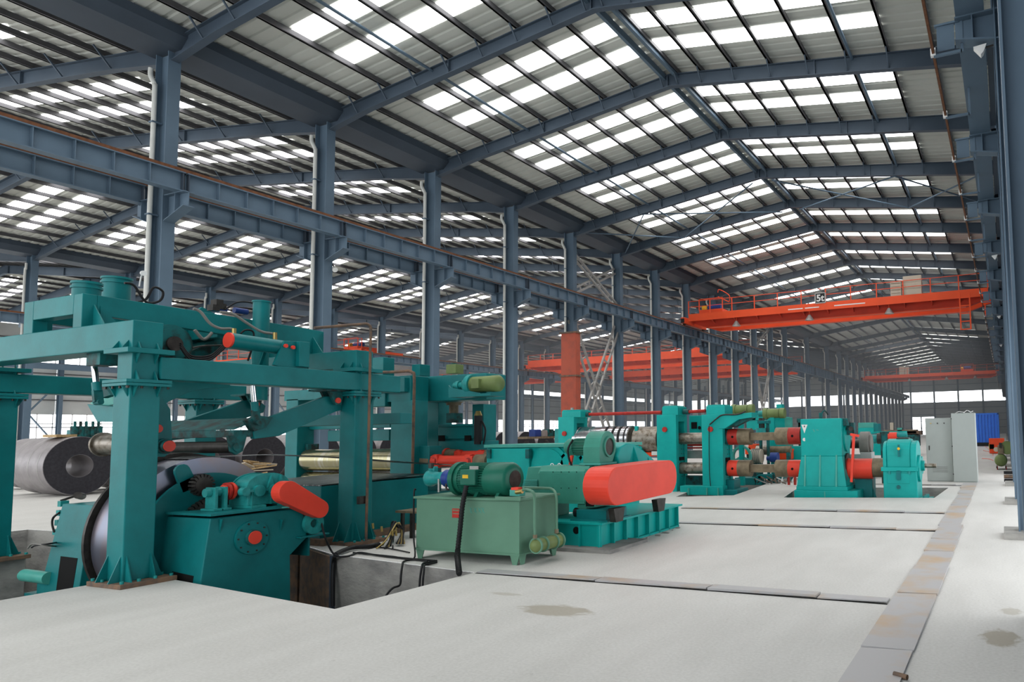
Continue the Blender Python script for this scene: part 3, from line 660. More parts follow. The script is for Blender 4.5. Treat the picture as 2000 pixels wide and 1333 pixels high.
for x in (-9.99,-11.85):
    MB().prism([(x,ry-.12,rz+.16),(x,ry+.14,rz+.16),(x,ry+.09,rz-.06),(x,ry,rz-.11),(x,ry-.07,rz-.06)],(.05,0,0)).cyl((x,ry,rz),(x+.075,ry,rz),.06,n=18).build('roller_bearing','tealg',gan)
def rod(a, b, c, nm='piston'):
    o = MB().cyl(a,b,.034,n=16).build(nm,'chrome',gan)
    MB().cyl(b,b+(c-b)*.45,.05,n=16).build('rod_gland','teal',o); MB().bar(b+(c-b)*.4,c,.10,.05,(1,0,0)).cyl(c+Vector((-.06,0,0)),c+Vector((.06,0,0)),.035,n=12).build('clevis','tealg',o)
rod(PX(494,752,-9.85),PX(497,785,-9.85),PX(501,826,-9.85)); 
MB().px([(484,822),(505,812),(533,816),(520,836),(497,843)],-9.86,.12).build('clevis_mount','tealg',gan)
MB().fb(168,690,195,714,5.05,.2).build('cylinder_head','tealg',gan,.006)
rod(PY(184,714,5.15),PY(188,748,5.15),PY(192,786,5.15))
m = MB().py([(170,790),(224,795),(224,825),(189,824)],5.25,.55); m.build('strip_guide','teal',gan,.004)
MB().py([(175,788),(224,768),(224,790),(195,795)],5.4,.02).build('guide_lip','tealp',gan)
MB().py([(190,752),(204,754),(216,772),(196,778)],5.25,.08).build('guide_bracket','tealg',gan)
MB().cyl((-11.75,5.75,1.67),(-10.9,5.75,1.67),.14,n=28).cyl((-11.79,5.75,1.67),(-11.75,5.75,1.67),.17,n=28).build('guide_roller','shaft',gan)
MB().px([(280,752),(300,748),(333,800),(338,880),(322,893),(295,892),(285,830),(272,800)],-10.14,.08).build('bearing_plate','teal',gan,.006)
for q, r_ in (((300,838),.055),((322,872),.075)):
    p = PX(*q,-10.12); MB().cyl(p,p+Vector((.09,0,0)),r_,n=22).cyl(p,p+Vector((.03,0,0)),r_+.025,n=22).build('bearing_ring','tealg',gan); MB().cyl(p+Vector((.09,0,0)),p+Vector((.105,0,0)),r_*.95,n=22).build('bearing_cap','red',gan)
m = MB().px([(293,742),(450,746),(450,757),(400,760),(368,767),(330,785),(297,808)],-10.7,.12); m.build('curved_haunch','teal',gan,.006)
MB().px([(300,660),(395,600),(470,640),(455,655),(360,700)],-11.6,.05).build('diagonal_web','teal',gan)
MB().px([(345,700),(440,655),(480,650),(400,705)],-11.2,.6).build('chute_plate','tealg',gan)
# beam and post stubs behind
MB().box(-13.7,-9.7,9.05,9.3,1.93,2.12).build('rear_rail','teal',gan,.006)
# hoses and pipes of the gantry
def hose(pts, X, r=.014, mt='black', nm='hose', par=None): return MB().tube([PX(x,y,X) for x,y in pts], r).build(nm, mt, par or gan)
hose([(243,553),(262,558),(285,590),(312,588),(318,570),(300,562),(285,585),(262,592)],-10.9,.016)
hose([(183,563),(192,568),(196,577)],-11.2,.012,'hose')
MB().tube([PY(x,y,5.9) for x,y in ((272,560),(276,540),(280,535))],.01).cyl(PY(279,534,5.9),PY(281,534,5.6),.035,n=14).build('pressure_gauge','white',gan)
hose([(378,603),(392,610),(410,632),(430,642),(452,643),(457,650)],-10.2,.02,'hose'); hose([(430,610),(455,614),(480,630),(510,648),(535,653),(537,660)],-10.2,.02,'hose')
MB().cyl(PX(457,642,-10.1),PX(457,656,-10.1),.03,n=10).build('elbow_fitting','brass',gan); MB().cyl(PX(537,650,-10.1),PX(537,664,-10.1),.03,n=10).build('elbow_fitting','brass',gan)
for d in (0,4,8): hose([(352,670+d),(366,690+d),(380,697+d),(410,695+d),(430,680+d),(446,664+d)],-10.25+.02*d/4,.014)
hose([(380,645),(395,662),(405,660),(414,650)],-10.5,.022,'hose'); hose([(470,652),(480,645),(495,650),(492,680),(484,705)],-10.4,.014)
hose([(376,680),(400,676),(446,675)],-10.3,.012,'iron')
for q in ((424,590),(430,598),(417,600)): p = PX(*q,-10.9); MB().box(p.x-.07,p.x+.07,p.y-.05,p.y+.05,p.z-.06,p.z+.03).build('valve_block','iron',gan)
for q in ((428,604),(470,608)): p = PX(*q,-10.9); MB().cyl(p+Vector((0,-.1,0)),p+Vector((0,.1,0)),.045,n=14).build('solenoid','dblue',gan)
hose([(440,605),(460,592),(480,590),(500,594)],-10.8,.012)
# tall bent drain pipe in front of the rear leg
X_ = -9.5; MB().tube([PX(614,641,X_),PX(640,639,X_),PX(700,634,X_),PX(716,633,X_),PX(722,637,X_),PX(724,645,X_),PX(723,700,X_),PX(720,850,X_),PX(716,1000,X_),PX(715,1058,X_)],.022,8).build('steam_pipe','rust',gan)
MB().sb(702,970,716,985,-9.52,.06).build('pipe_union','iron',gan)
# ================================================================== UNCOILER with its reducer and belt drive
un = thing('uncoiler', (-10.6,6.2,-2.0), 'teal uncoiler with red hub caps standing in the pit under the gantry', 'machine')
XS = -9.15; YF = 5.62
xl = PY(326,1004,YF).x; xr_ = PY(408,1012,YF).x; zt = .76
# right stand: a box with tapering front, window low in the front
m = MB(); xb = PY(305,1140,YF-.1).x-.08
yr = PX(640,995,XS).y; yb1 = PX(570,1080,XS).y; 
prof = [(XS,YF,zt-.03),(XS,PX(590,1008,XS).y,zt-.03),(XS,PX(600,1050,XS).y,PX(600,1050,XS).z),(XS,PX(567,1085,XS).y,PX(567,1085,XS).z),(XS,PX(574,1190,XS).y,-2),(XS,YF-.32,-2)]
n = len(prof); m.add([Vector(p) for p in prof]+[Vector((xl+ (0 if p[2] > 0 else -.18),p[1],p[2])) for p in prof],[tuple(range(n)),tuple(range(2*n-1,n-1,-1))]+[(i,n+i,n+(i+1)%n,(i+1)%n) for i in range(n)])
rs = m.build('right_stand','teal',un,.012)
def front(x, z, t=.0):  # point on the sloping front of the stand
    return Vector((x, YF-.32*(zt-z)/(zt+2)-t, z))
a = front(PY(330,1120,5.5).x,PY(330,1118,5.5).z,.003); b = front(PY(372,1125,5.5).x,PY(372,1127,5.5).z,.003)
MB().prism([a,b,front(b.x,-.7,.003),front(a.x,-.7,.003)],(0,.01,0)).build('access_opening','dark',rs)
MB().prism([(XS+.05,YF-.03,zt),(XS+.05,PX(588,1000,XS).y,zt),(xl+.02,PX(588,1000,XS).y,zt),(xl+.02,YF-.03,zt)],(0,0,.03)).build('top_plate','teal',rs,.003)
MB().prism([(XS+.05,PX(545,1005,XS).y,zt+.002),(XS+.05,PX(588,1000,XS).y,zt+.002),(XS+.2,PX(588,1000,XS).y+.1,zt+.002)],(0,0,.02)).build('plate_edge','tealp',rs)
hp = PX(490,1050,XS)
MB().cyl(hp,hp+Vector((.035,0,0)),.215,n=36).build('hub_flange','teal',un); MB().cyl(hp+Vector((.035,0,0)),hp+Vector((.08,0,0)),.10,n=28).build('hub_ring','tealg',un)
MB().cyl(hp+Vector((.08,0,0)),hp+Vector((.095,0,0)),.085,n=28).build('hub_cap','red',un)
m = MB(); [m.cyl(hp+Vector((.03,.185*math.cos(i*PI/5),.185*math.sin(i*PI/5))),hp+Vector((.045,.185*math.cos(i*PI/5),.185*math.sin(i*PI/5))),.012,n=6) for i in range(10)]
o = m.build('flange_bolts','iron',un); o['kind'] = 'stuff'
for q in (430,548): p = PX(q,1015,XS); MB().prism([(XS,p.y-.006,p.z),(XS+.05,p.y-.006,p.z),(XS,p.y-.006,p.z-.17)],(0,.012,0)).build('gusset','teal',un)
HY, HZ = hp.y+.03, hp.z
# flange discs with their lugs, gear ring, mandrel
def disc(x, d, r, mt, nm, lug, ln=.26):
    m = MB(); m.cyl((x,HY,HZ),(x+d,HY,HZ),r,n=64)
    for a_, w_ in lug:
        c, s_ = math.cos(a_), math.sin(a_); u = Vector((0,c,s_)); v_ = Vector((0,-s_,c)); O_ = Vector((x,HY,HZ))
        pts = [O_+u*(r-.15)-v_*w_, O_+u*(r+ln*.5)-v_*w_*.85]+[O_+u*(r+ln*.5+.75*w_*math.sin(q))+v_*w_*.85*-math.cos(q) for q in (.5,1.0,1.57,2.1,2.6)]+[O_+u*(r+ln*.5)+v_*w_*.85, O_+u*(r-.15)+v_*w_]
        m.prism(pts,(d,0,0))
    return m.build(nm, mt, un, .008)
disc(-10.06,.05,.83,'teal','flange_disc',[(1.98,.11),(4.1,.11),(6.1,.11)])
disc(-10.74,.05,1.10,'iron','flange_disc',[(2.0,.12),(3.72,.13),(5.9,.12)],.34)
m = MB(); 
for i in range(60):
    a_ = 2*PI*i/60; c, s_ = math.cos(a_), math.sin(a_); m.bar((-9.88,HY+.47*c,HZ+.47*s_),(-9.88,HY+.53*c,HZ+.53*s_),.035,.07,(1,0,0))
m.cyl((-9.92,HY,HZ),(-9.84,HY,HZ),.48,n=60); m.build('ring_gear','iron',un)
g = PX(395,948,-9.86)
m = MB(); m.cyl((-9.92,g.y,g.z),(-9.82,g.y,g.z),.105,n=24)
for i in range(18):
    a_ = 2*PI*i/18; c, s_ = math.cos(a_), math.sin(a_); m.bar((-9.87,g.y+.1*c,g.z+.1*s_),(-9.87,g.y+.145*c,g.z+.145*s_),.028,.09,(1,0,0))
m.build('pinion','iron',un)
MB().cyl((-11.9,HY,HZ),(-9.3,HY,HZ),.16,n=28).build('mandrel','tealg',un)
# pinion shaft pedestals, coupling, reducer on the top plate; everything runs along y
gz = zt+.03
for y in (PX(411,960,-9.55).y, PX(430,960,-9.55).y):
    MB().box(-9.62,-9.42,y-.02,y+.02,gz,gz+.30).box(-9.66,-9.38,y-.05,y+.05,gz,gz+.03).build('bearing_pedestal','tealc',un,.006)
sh = gz+.235
gx = -9.52
MB().cyl((-9.87,g.y,g.z),(-9.87,g.y+.02,g.z),.04,n=16).build('shaft_nose','tealc',un)
MB().cyl((gx,PX(400,950,gx).y,sh),(gx,PX(437,950,gx).y,sh),.055,n=20).build('pinion_shaft','tealc',un)
cpl = thing('coupling',(gx,PX(452,950,gx).y,sh),parent=un)
for d_, r_, mt in ((0,.085,'red'),(.035,.115,'dred'),(.065,.07,'iron'),(.09,.115,'red'),(.125,.085,'dred')):
    y = PX(435,950,gx).y+d_; MB().cyl((gx,y,sh),(gx,y+.03,sh),r_,n=20).build('coupling_ring',mt,cpl)
# reducer housing
rd = thing('reducer',(gx,6.2,gz),parent=un)
y0 = PX(463,960,gx).y; y1 = PX(550,960,gx).y; ym = (y0+y1)/2
MB().box(gx-.17,gx+.22,y0,y1,gz+.03,gz+.22).build('lower_case','tealc',rd,.012); MB().box(gx-.22,gx+.26,y0-.03,y1+.05,gz+.21,gz+.245).build('split_flange','tealc',rd,.004)
m = MB(); K = 14; R_ = (y1-y0)/2*.93
m.prism([(gx-.14,ym-.03+R_*math.cos(PI*i/K),gz+.24+.20*math.sin(PI*i/K)**.85) for i in range(K+1)],(.33,0,0)); m.build('upper_case','tealc',rd,.012)
for x in (gx-.1,gx+.2): 
    m = MB(); m.prism([(x,ym-.03+(R_+.015)*math.cos(PI*i/K),gz+.24+.215*math.sin(PI*i/K)**.85) for i in range(K+1)],(.025,0,0)); m.build('case_rib','tealc',rd)
for q, r_ in ((507,.075),(480,.055),(535,.07)):
    p = PX(q,965,gx+.26); MB().cyl((gx+.18,p.y,gz+.225),(gx+.275,p.y,gz+.225),r_,n=24).build('bearing_cover','tealc',rd)
for y in (ym-.02,ym+.12): MB().prism([(gx+.2,y,gz+.42),(gx+.2,y-.05,gz+.25),(gx+.2,y+.05,gz+.25)],(.06,0,0)).build('case_rib','tealc',rd)
for y in (y0+.05,ym,y1-.05): MB().box(gx+.21,gx+.235,y-.01,y+.01,gz+.03,gz+.21).build('case_rib','tealc',rd)
MB().box(gx-.25,gx+.30,y0+.0,y0+.2,gz,gz+.035).box(gx-.25,gx+.30,y1-.2,y1+.03,gz,gz+.035).build('foot','tealc',rd,.004)
# belt guard, red
GX = -8.95
def stad(pa, pb, ra, rb, X, D, n=12):
    d = (pb-pa); L_ = d.length; d = d/L_; v_ = Vector((0,-d.z,d.y)); pts = []
    for i in range(n+1): a_ = PI/2+PI*i/n; pts.append(pa+d*ra*math.cos(a_)+v_*ra*math.sin(a_))
    for i in range(n+1): a_ = -PI/2+PI*i/n; pts.append(pb+d*rb*math.cos(a_)+v_*rb*math.sin(a_))
    return MB().prism([(X,p.y,p.z) for p in pts],(-D,0,0))
stad(PX(566,962,GX),PX(627,995,GX),.150,.125,GX,.17).build('belt_guard','red',un,.008)
p = PX(598,1022,GX-.3)
mt_ = thing('drive_motor',p,parent=un)
MB().cyl((-9.6,p.y,p.z),(-9.12,p.y,p.z),.135,n=28).build('motor_body','tealg',mt_)
m = MB(); [m.bar((-9.55,p.y+.14*math.cos(a_),p.z+.14*math.sin(a_)),(-9.18,p.y+.14*math.cos(a_),p.z+.14*math.sin(a_)),.012,.03) for a_ in [2*PI*i/24 for i in range(24)]]; m.build('cooling_fins','tealg',mt_)
MB().cyl((-9.14,p.y,p.z),(-9.08,p.y,p.z),.15,n=28,inner=.06).build('end_shield','tealc',mt_)
z_ = p.z-.16; MB().box(-9.65,-9.05,p.y-.22,p.y+.22,z_-.02,z_).box(-9.6,-9.2,p.y+.0,p.y+.03,z_-.3,z_-.02).build('motor_shelf','teal',un,.004)
# left stand
ls = MB(); a1 = PY(122,985,YF); a2 = PY(182,983,YF)
fr = [Vector((a1.x,YF,a1.z)),Vector((a2.x,YF,a1.z)),Vector((a2.x,YF-.3,-2)),Vector((a1.x-.45,YF-.3,-2))]
ls.prism(fr,(0,.95,0)); o = ls.build('left_stand','teal',un,.01)
def lf(x,y,t=.004):
    d = ray(x,y); n_ = Vector((0,-(a1.z+2),.3)); tt = (fr[0]-EYE).dot(n_)/d.dot(n_); return EYE+d*tt-Vector((0,t,0))
MB().prism([lf(119,1087),lf(152,1091),lf(140,1165),lf(108,1170)],(0,.01,0)).build('access_opening','dark',o)
MB().tube([PY(112,1060,5.6),PY(95,1063,5.4),PY(70,1066,5.4),PY(62,1070,5.4)],.012).build('hose','black',un); MB().tube([PY(112,1068,5.6),PY(90,1066,5.4),PY(64,1063,5.4),PY(54,1072,5.4)],.012).build('hose','hose',un)
MB().cyl(PY(48,1124,5.5),PY(96,1130,5.5),.085,n=20).build('slide_cylinder','tealp',un); MB().fb(72,1132,92,1170,5.5,.12).build('cylinder_bracket','teal',un); MB().fb(47,1162,96,1168,5.45,.3).build('base_rail','teal',un)
MB().bar(PY(118,979,5.7),PY(157,966,5.9),.05,.03).build('latch_arm','iron',un); MB().cyl(PY(152,968,5.7),PY(160,970,5.9),.05,n=14).build('latch_pivot','iron',un)
for q in ((116,985),(113,1003),(110,1022),(106,1040)): p = PY(*q,5.65); MB().box(p.x-.05,p.x+.03,p.y,p.y+.1,p.z-.04,p.z+.04).build('valve_block','tealc',un)
MB().tube([PY(116,1002,5.6),PY(104,1012,5.6),PY(102,1025,5.6),PY(106,1040,5.6)],.014).build('hose','black',un)
# the coil on the mandrel and its strip running to the mill
co = MB(); co.cyl((-10.66,HY,HZ),(-10.14,HY,HZ),1.04,n=96,inner=.34)
co = tag(co.build('steel_coil','coilb'), 'large bluish steel coil held between the uncoiler flanges', 'steel coil')
th = 1.45; pts = []
for i in range(9):
    a_ = th+.35-.35*i/8; pts.append((HY+1.047*math.cos(a_),HZ+1.047*math.sin(a_)))
pts += [(7.2,1.465),(8.4,1.37),(9.8,1.22),(10.9,1.12)]
m = MB(); q = []
for y, z in pts: q += [(-10.66,y,z),(-10.14,y,z),(-10.66,y,z+.006),(-10.14,y,z+.006)]
m.add(q,[(4*i,4*i+1,4*i+5,4*i+4) for i in range(len(pts)-1)]+[(4*i+2,4*i+6,4*i+7,4*i+3) for i in range(len(pts)-1)]+[(4*i+1,4*i+3,4*i+7,4*i+5) for i in range(len(pts)-1)]+[(4*i,4*i+4,4*i+6,4*i+2) for i in range(len(pts)-1)])
tag(m.build('steel_strip','strip'), 'dark steel strip running from the mounted coil toward the rolls', 'steel strip')
# table between gantry and mill
tb = thing('entry_table', (-11,8.9,0), 'teal box table with dark worn top leading into the roll stand', 'table')
MB().box(-12.4,-10.2,7.95,10.2,0,.93).build('table_body','teal',tb,.01); 
MB().prism([(-12.4,7.95,.93),(-10.2,7.95,.93),(-10.2,10.2,.97),(-12.4,10.2,.97)],(0,0,.02)).build('table_top','strip',tb)
MB().box(-12.6,-10.0,7.85,10.3,.0,.10).build('base_rail','rust',tb)
# ================================================================== ROLL STAND (spread behind the gantry)
ml = thing('roll_stand', (-12.8,11.4,0), 'tall teal four-post rolling stand with brassy rolls and motor on its crown', 'machine')
YM = 11.0
def F(nm, l, t, r, b, D, mt='teal', Y=YM, bev=.01): return MB().fb(l,t,r,b,Y,D).build(nm, mt, ml, bev)
# near and far side frames: posts and crowns
F('post',762,783,805,1000,.42); F('post',557,780,580,960,.42); F('post',835,785,856,905,.42,Y=12.2); F('post',922,790,944,905,.42,Y=12.2)
F('crown_beam',755,735,802,785,.5,bev=.015); F('crown_beam',812,733,950,783,.62,Y=11.6,bev=.02)
F('crown_cap',804,712,820,735,.3,Y=11.6); F('post_head',555,762,640,782,.5); F('post_head',602,745,640,765,.4)
m = MB().fb(690,700,748,795,YM,.3); m.build('crown_block','teal',ml,.01)
F('crown_block',700,740,790,768,.35,Y=10.9); F('crown_block',718,768,752,795,.3,Y=10.95)
F('foot_block',758,985,815,1040,.6,mt='teal',Y=10.9)
# crossheads and roll chocks
F('crosshead',600,822,762,838,.25,Y=11.3); F('crosshead',640,840,760,862,.3,Y=11.35)
F('chock',856,855,924,883,.3,Y=12.1); F('chock',856,833,922,858,.35,Y=12.05); F('chock_lip',856,829,922,834,.4,Y=12.0)
F('chock',588,868,600,918,.3,Y=11.2,mt='tealg'); F('chock',810,872,838,1000,.35,Y=11.2); F('chock',858,862,950,905,.4,Y=12.0)
for q in (862,913): o = MB().fb(q-6,851,q+5,862,11.99,.03).build('slot','dark',ml)
for y_ in (904,): 
    pass
za = (PY(690,883,YM).z+PY(690,917,YM).z)/2
MB().cyl((PY(603,900,11.25).x,11.25,za),(PY(790,900,11.25).x,11.25,za+.0),.245,n=40).build('upper_roll','roll',ml)
MB().cyl((PY(603,930,11.25).x,11.25,za-.51),(PY(790,930,11.25).x,11.25,za-.51),.245,n=40).build('lower_roll','roll',ml)
F('bed_plate',560,960,830,985,1.0,Y=10.95)
# screw-down, cylinders, bottle
p = PY(880,790,12.2)
MB().cyl((p.x,12.3,p.z-.02),(p.x,12.3,p.z+.10),.16,n=28).cyl((p.x,12.3,p.z+.03),(p.x,12.3,p.z+.06),.19,n=28).cyl((p.x,12.3,p.z-.20),(p.x,12.3,p.z),.10,n=24).build('screw_nut','tan',ml)
MB().box(p.x-.13,p.x+.13,12.2,12.45,p.z-.42,p.z-.2).build('screw_head','tealg',ml,.01)
p = PY(813,790,11.6); MB().cyl((p.x,11.5,p.z-.25),(p.x,11.5,p.z+.02),.03,n=14).build('piston','chrome',ml); MB().cyl((p.x,11.5,p.z-1.1),(p.x,11.5,p.z-.3),.055,n=16).cyl((p.x,11.5,p.z-.34),(p.x,11.5,p.z-.29),.09,n=16).build('balance_cylinder','teal',ml)
p = PY(940,850,12.1); MB().cyl((p.x,12.0,p.z-.2),(p.x,12.0,p.z+.42),.085,n=18).build('accumulator','black',ml); MB().cyl((p.x,12.0,p.z+.42),(p.x,12.0,p.z+.52),.085,.05,n=18).build('accumulator_cap','brass',ml)
MB().tube([(p.x+.1,12.0,p.z+.3),(p.x+.2,12,p.z+.1),(p.x+.15,12,p.z-.2)],.02).build('hose','black',ml)
p = PY(880,728,12.0); MB().fb(871,712,890,730,12.0,.25).build('oil_pot','olive',ml,.01); MB().cyl((p.x,12.1,p.z+.14),(p.x,12.1,p.z+.22),.06,n=12).build('pot_cap','tealg',ml)
# crown motor on its triangular shelf
mo = thing('crown_motor',PY(930,750,11.5),parent=ml)
Ym = 11.35; c0 = PY(905,752,Ym); c1 = PY(978,750,Ym); zc = (c0.z+c1.z)/2
MB().cyl((PY(925,752,Ym).x,Ym,zc),(PY(962,752,Ym).x,Ym,zc),.165,n=28).build('motor_body','olive',mo)
MB().lathe((PY(962,752,Ym).x,Ym,zc),(1,0,0),[(0,.17),(.16,.17),(.21,.13),(.215,0)],28).build('fan_cowl','olive',mo)
MB().cyl((PY(917,752,Ym).x,Ym,zc),(PY(925,752,Ym).x,Ym,zc),.21,n=28).cyl((PY(908,752,Ym).x,Ym,zc),(PY(917,752,Ym).x,Ym,zc),.12,.19,n=24).build('flange_bell','tealc',mo)
MB().cyl((PY(888,748,Ym).x,Ym,zc),(PY(908,748,Ym).x,Ym,zc),.065,n=18).cyl((PY(893,748,Ym).x,Ym,zc),(PY(899,748,Ym).x,Ym,zc),.095,n=18).build('shaft_coupling','tealc',mo)
MB().box(PY(936,750,Ym).x,PY(950,750,Ym).x,Ym-.24,Ym-.14,zc-.1,zc+.1).build('terminal_box','olive',mo,.01)
m = MB().py([(876,753),(880,758),(938,768),(938,774),(876,776)],11.2,.03); m.build('shelf_web','teal',ml); MB().fb(876,770,958,775,11.15,.45).build('motor_shelf','teal',ml)
MB().tube([PY(x,y,10.8) for x,y in ((730,728),(770,727),(798,725),(805,728),(809,736),(808,800),(806,900),(804,960))],.03,8).build('steam_pipe','rust',ml)
# ---- universal joint spindles (each lifts out on its own)
def spindle(l, r, yc, Y, R0, label, red=True):
    a = PY(l,yc,Y); b = PY(r,yc,Y); z = (a.z+b.z)/2; L_ = b.x-a.x
    t = thing('universal_joint_shaft',(a.x,Y,z),label,'drive shaft','joint shafts')
    MB().cyl((a.x,Y,z),(a.x+.05,Y,z),R0*1.0,n=28).build('flange_ring','red',t)
    MB().cyl((a.x+.05,Y,z),(a.x+L_*.24,Y,z),R0*.88,R0*.84,n=28).build('hub','tan',t)
    for f, s_ in ((.30,1),(.78,-1)):
        x = a.x+L_*f; MB().bar((x-.1,Y-R0*.5,z),(x+.1,Y-R0*.5,z),.06,R0*1.1).bar((x-.1,Y+R0*.5,z),(x+.1,Y+R0*.5,z),.06,R0*1.1).build('yoke','red',t,.01)
        MB().cyl((x,Y-R0*.68,z),(x,Y+R0*.68,z),R0*.38,n=18).build('cross_pin','dred',t)
    MB().cyl((a.x+L_*.28,Y,z),(a.x+L_*.72,Y,z),R0*.60,n=24).cyl((a.x+L_*.24,Y,z),(a.x+L_*.32,Y,z),R0*.75,n=24).cyl((a.x+L_*.70,Y,z),(a.x+L_*.78,Y,z),R0*.72,n=24).build('tube','red',t)
    MB().cyl((a.x+L_*.84,Y,z),(b.x,Y,z),R0*.72,n=28).build('hub','tan',t)
spindle(815,955,901,11.35,.19,'near red universal joint shaft between roll stand and gear case')
spindle(872,965,889,11.95,.15,'rear red universal joint shaft half hidden behind the near one')
p = PY(812,936,11.35)
t = thing('shaft_hub',p,'lone tan hub with red ring below the joint shafts','shaft hub'); MB().cyl((p.x,11.35,p.z),(p.x+.05,11.35,p.z),.19,n=28).build('flange_ring','dred',t); MB().cyl((p.x+.05,11.35,p.z),(p.x+.32,11.35,p.z),.15,n=28).build('hub','tan',t); MB().cyl((p.x+.32,11.35,p.z),(p.x+1.0,11.35,p.z),.08,n=16).build('shaft','tan',t)
# ================================================================== GEAR CASE behind the drive motor
gc = thing('gear_case', (-8,11.3,0), 'long low teal gear case with round bearing covers behind the grey-green motor', 'gearbox')
Yg = 11.0
MB().fb(950,874,1192,1000,Yg+.10,1.1).build('case_body','teal_lit',gc,.015)
MB().fb(945,868,1190,874,Yg+.02,1.25).build('case_lid','tealp',gc,.004)
MB().fb(952,877,1033,985,Yg,.10).build('front_panel','teal_lit',gc,.01)
for q in (953,1029): MB().fb(q-3,878,q+4,896,Yg-.05,.08).build('hinge','tealg',gc)
for q, r_ in ((1075,.42),(1118,.30),(1160,.34)):
    p = PY(q,912,Yg+.10); MB().cyl((p.x,Yg+.10,p.z),(p.x,Yg+.06,p.z),r_,n=36).cyl((p.x,Yg+.06,p.z),(p.x,Yg+.04,p.z),r_*.8,n=36).build('bearing_cover','teal_lit',gc,.006)
MB().bar(PY(1118,886,Yg-.1),PY(1113,915,Yg-.1),.05,.05).build('lever','red',gc)
for q in (1078,1092): p = PY(q,910,Yg-.02); m = MB().lathe(p,(0,1,0),[(0,.03),(0,.045),(.012,.045),(.012,.03),(0,.03)],14); m.build('eye_ring','white',gc)
# tall hump of the gear case right of the blower
Xh = PY(1215,900,11.2).x; MX = -5.75
hm = []; K = 16
pts = [(1212,915),(1206,893),(1212,873),(1224,866),(1240,868),(1262,884),(1290,910)]
m = MB().px(pts, MX, .42); m.build('hump_cover','teal_lit',gc,.02)
for q, w_ in ((1238,872),(1266,893)):
    p = PX(q,w_,MX); MB().prism([(MX,p.y-.01,p.z),(MX+.16,p.y-.01,p.z-.45),(MX,p.y-.01,p.z-.45)],(0,.02,0)).build('stiffener_fin','teal_lit',gc)
# ================================================================== DRIVE MOTOR on ribbed base, belt guard, blower
bs = thing('ribbed_base', (-6,10,0), 'dark teal welded base with a row of upright ribs under the drive motor', 'machine base')  # base wears the brightened teal, standing in for side light on its ribs
BX = (-6.6,-5.5); BYY = (8.80,11.42); BT = .40
MB().box(BX[0]-.05,BX[1]+.05,BYY[0]-.05,BYY[1]+.05,BT-.03,BT).build('top_flange','teal_lit',bs,.003); MB().box(BX[0],BX[1],BYY[0]-.0,BYY[1],.0,.03).build('bottom_flange','teal_lit',bs)
MB().box(BX[0],BX[1]-.07,BYY[0]+.02,BYY[1]-.02,.03,BT-.03).build('web','teal_lit',bs)
for i in range(8): y = BYY[0]+.02+(BYY[1]-BYY[0]-.04)*i/7; MB().box(BX[1]-.09,BX[1]+.0,y-.012,y+.012,.0,BT-.03).build('rib','teal_lit',bs)
for x in (BX[1]-.02,-5.85,-6.55): MB().box(x-.012,x+.012,BYY[0]-.035,BYY[0]+.03,.0,BT-.03).build('rib','teal_lit',bs)
p = PY(1124,1037,BYY[0]); MB().cyl((p.x,BYY[0]+.019,p.z),(p.x,BYY[0]-.002+.019,p.z),.055,n=24).build('lifting_hole','dark',bs)
MB().box(BX[0]-.2,BX[1]+.28,BYY[0]-.22,BYY[0]+.9,.0,.05).build('packing_plate','conc',bs)
m = MB()
for i in range(9): 
    a_ = random.uniform(0,6); m.box(BX[1]+.02+random.uniform(0,.12),BX[1]+.05+random.uniform(.02,.15),BYY[0]+.3*i,BYY[0]+.3*i+.04,0,.02)
o = m.build('concrete_crumbs','conc',bs); o['kind'] = 'stuff'
dm = thing('drive_motor', (-6.5,9.45,BT), 'grey-green drive motor with louvred end lying across the ribbed base', 'motor')
Y1 = 9.05
a = PY(1050,915,Y1); b = PY(1148,990,Y1)
MB().fb(1052,920,1142,982,Y1,.62).build('motor_body','motor',dm,.02)
m = MB(); z1 = PY(1100,914,Y1).z; z2 = PY(1100,926,Y1).z
MB().prism([(a.x,Y1-.005,z2),(a.x,Y1+.62,z2),(a.x,Y1+.52,z1+.02),(a.x,Y1+.10,z1+.02)],(PY(1145,920,Y1).x-a.x,0,0)).build('top_cover','motor',dm,.006)
MB().prism([(PY(1014,950,Y1).x,Y1+.04,b.z+.02),(PY(1014,950,Y1).x,Y1+.58,b.z+.02),(PY(1022,950,Y1).x,Y1+.5,z1),(PY(1022,950,Y1).x,Y1+.12,z1)],(PY(1052,950,Y1).x-PY(1018,950,Y1).x,0,0)).build('end_housing','motor',dm,.01)
for i in range(6): MB().fb(1018,938+i*2.8,1049,939.6+i*2.8,Y1+.015,.03).build('louvre','tealp',dm)
MB().fb(1142,915,1163,992,Y1+.0,.60).build('end_housing','motor',dm,.015)
MB().fb(1144,975,1160,990,Y1-.006,.02).build('vent_opening','dark',dm)
MB().fb(1050,980,1142,984,Y1-.02,.68).build('bottom_rail','motor',dm)
m = MB(); [m.cyl(PY(q,r_,Y1-.008),PY(q,r_,Y1+.01),.008,n=6) for q in (1080,1096,1111,1126) for r_ in (922.5,954)]; o = m.build('cover_screws','dark',dm); o['kind'] = 'stuff'
for x in (PY(1060,990,Y1).x,PY(1135,990,Y1).x): MB().box(x-.08,x+.08,Y1+.02,Y1+.60,BT,b.z+.03).build('foot','motor',dm,.01)
MB().cyl((PY(1120,993,Y1).x,Y1+.05,BT+.1),(PY(1130,993,Y1).x,Y1+.05,BT+.1),.07,n=16).build('drain_pot','black',dm)
MB().box(-6.02,-5.5,8.95,9.55,BT,BT+.16).build('slide_rail','teal',bs,.006); MB().box(-6.1,-5.45,8.9,9.6,BT,BT+.02).build('slide_plate','teal',bs)
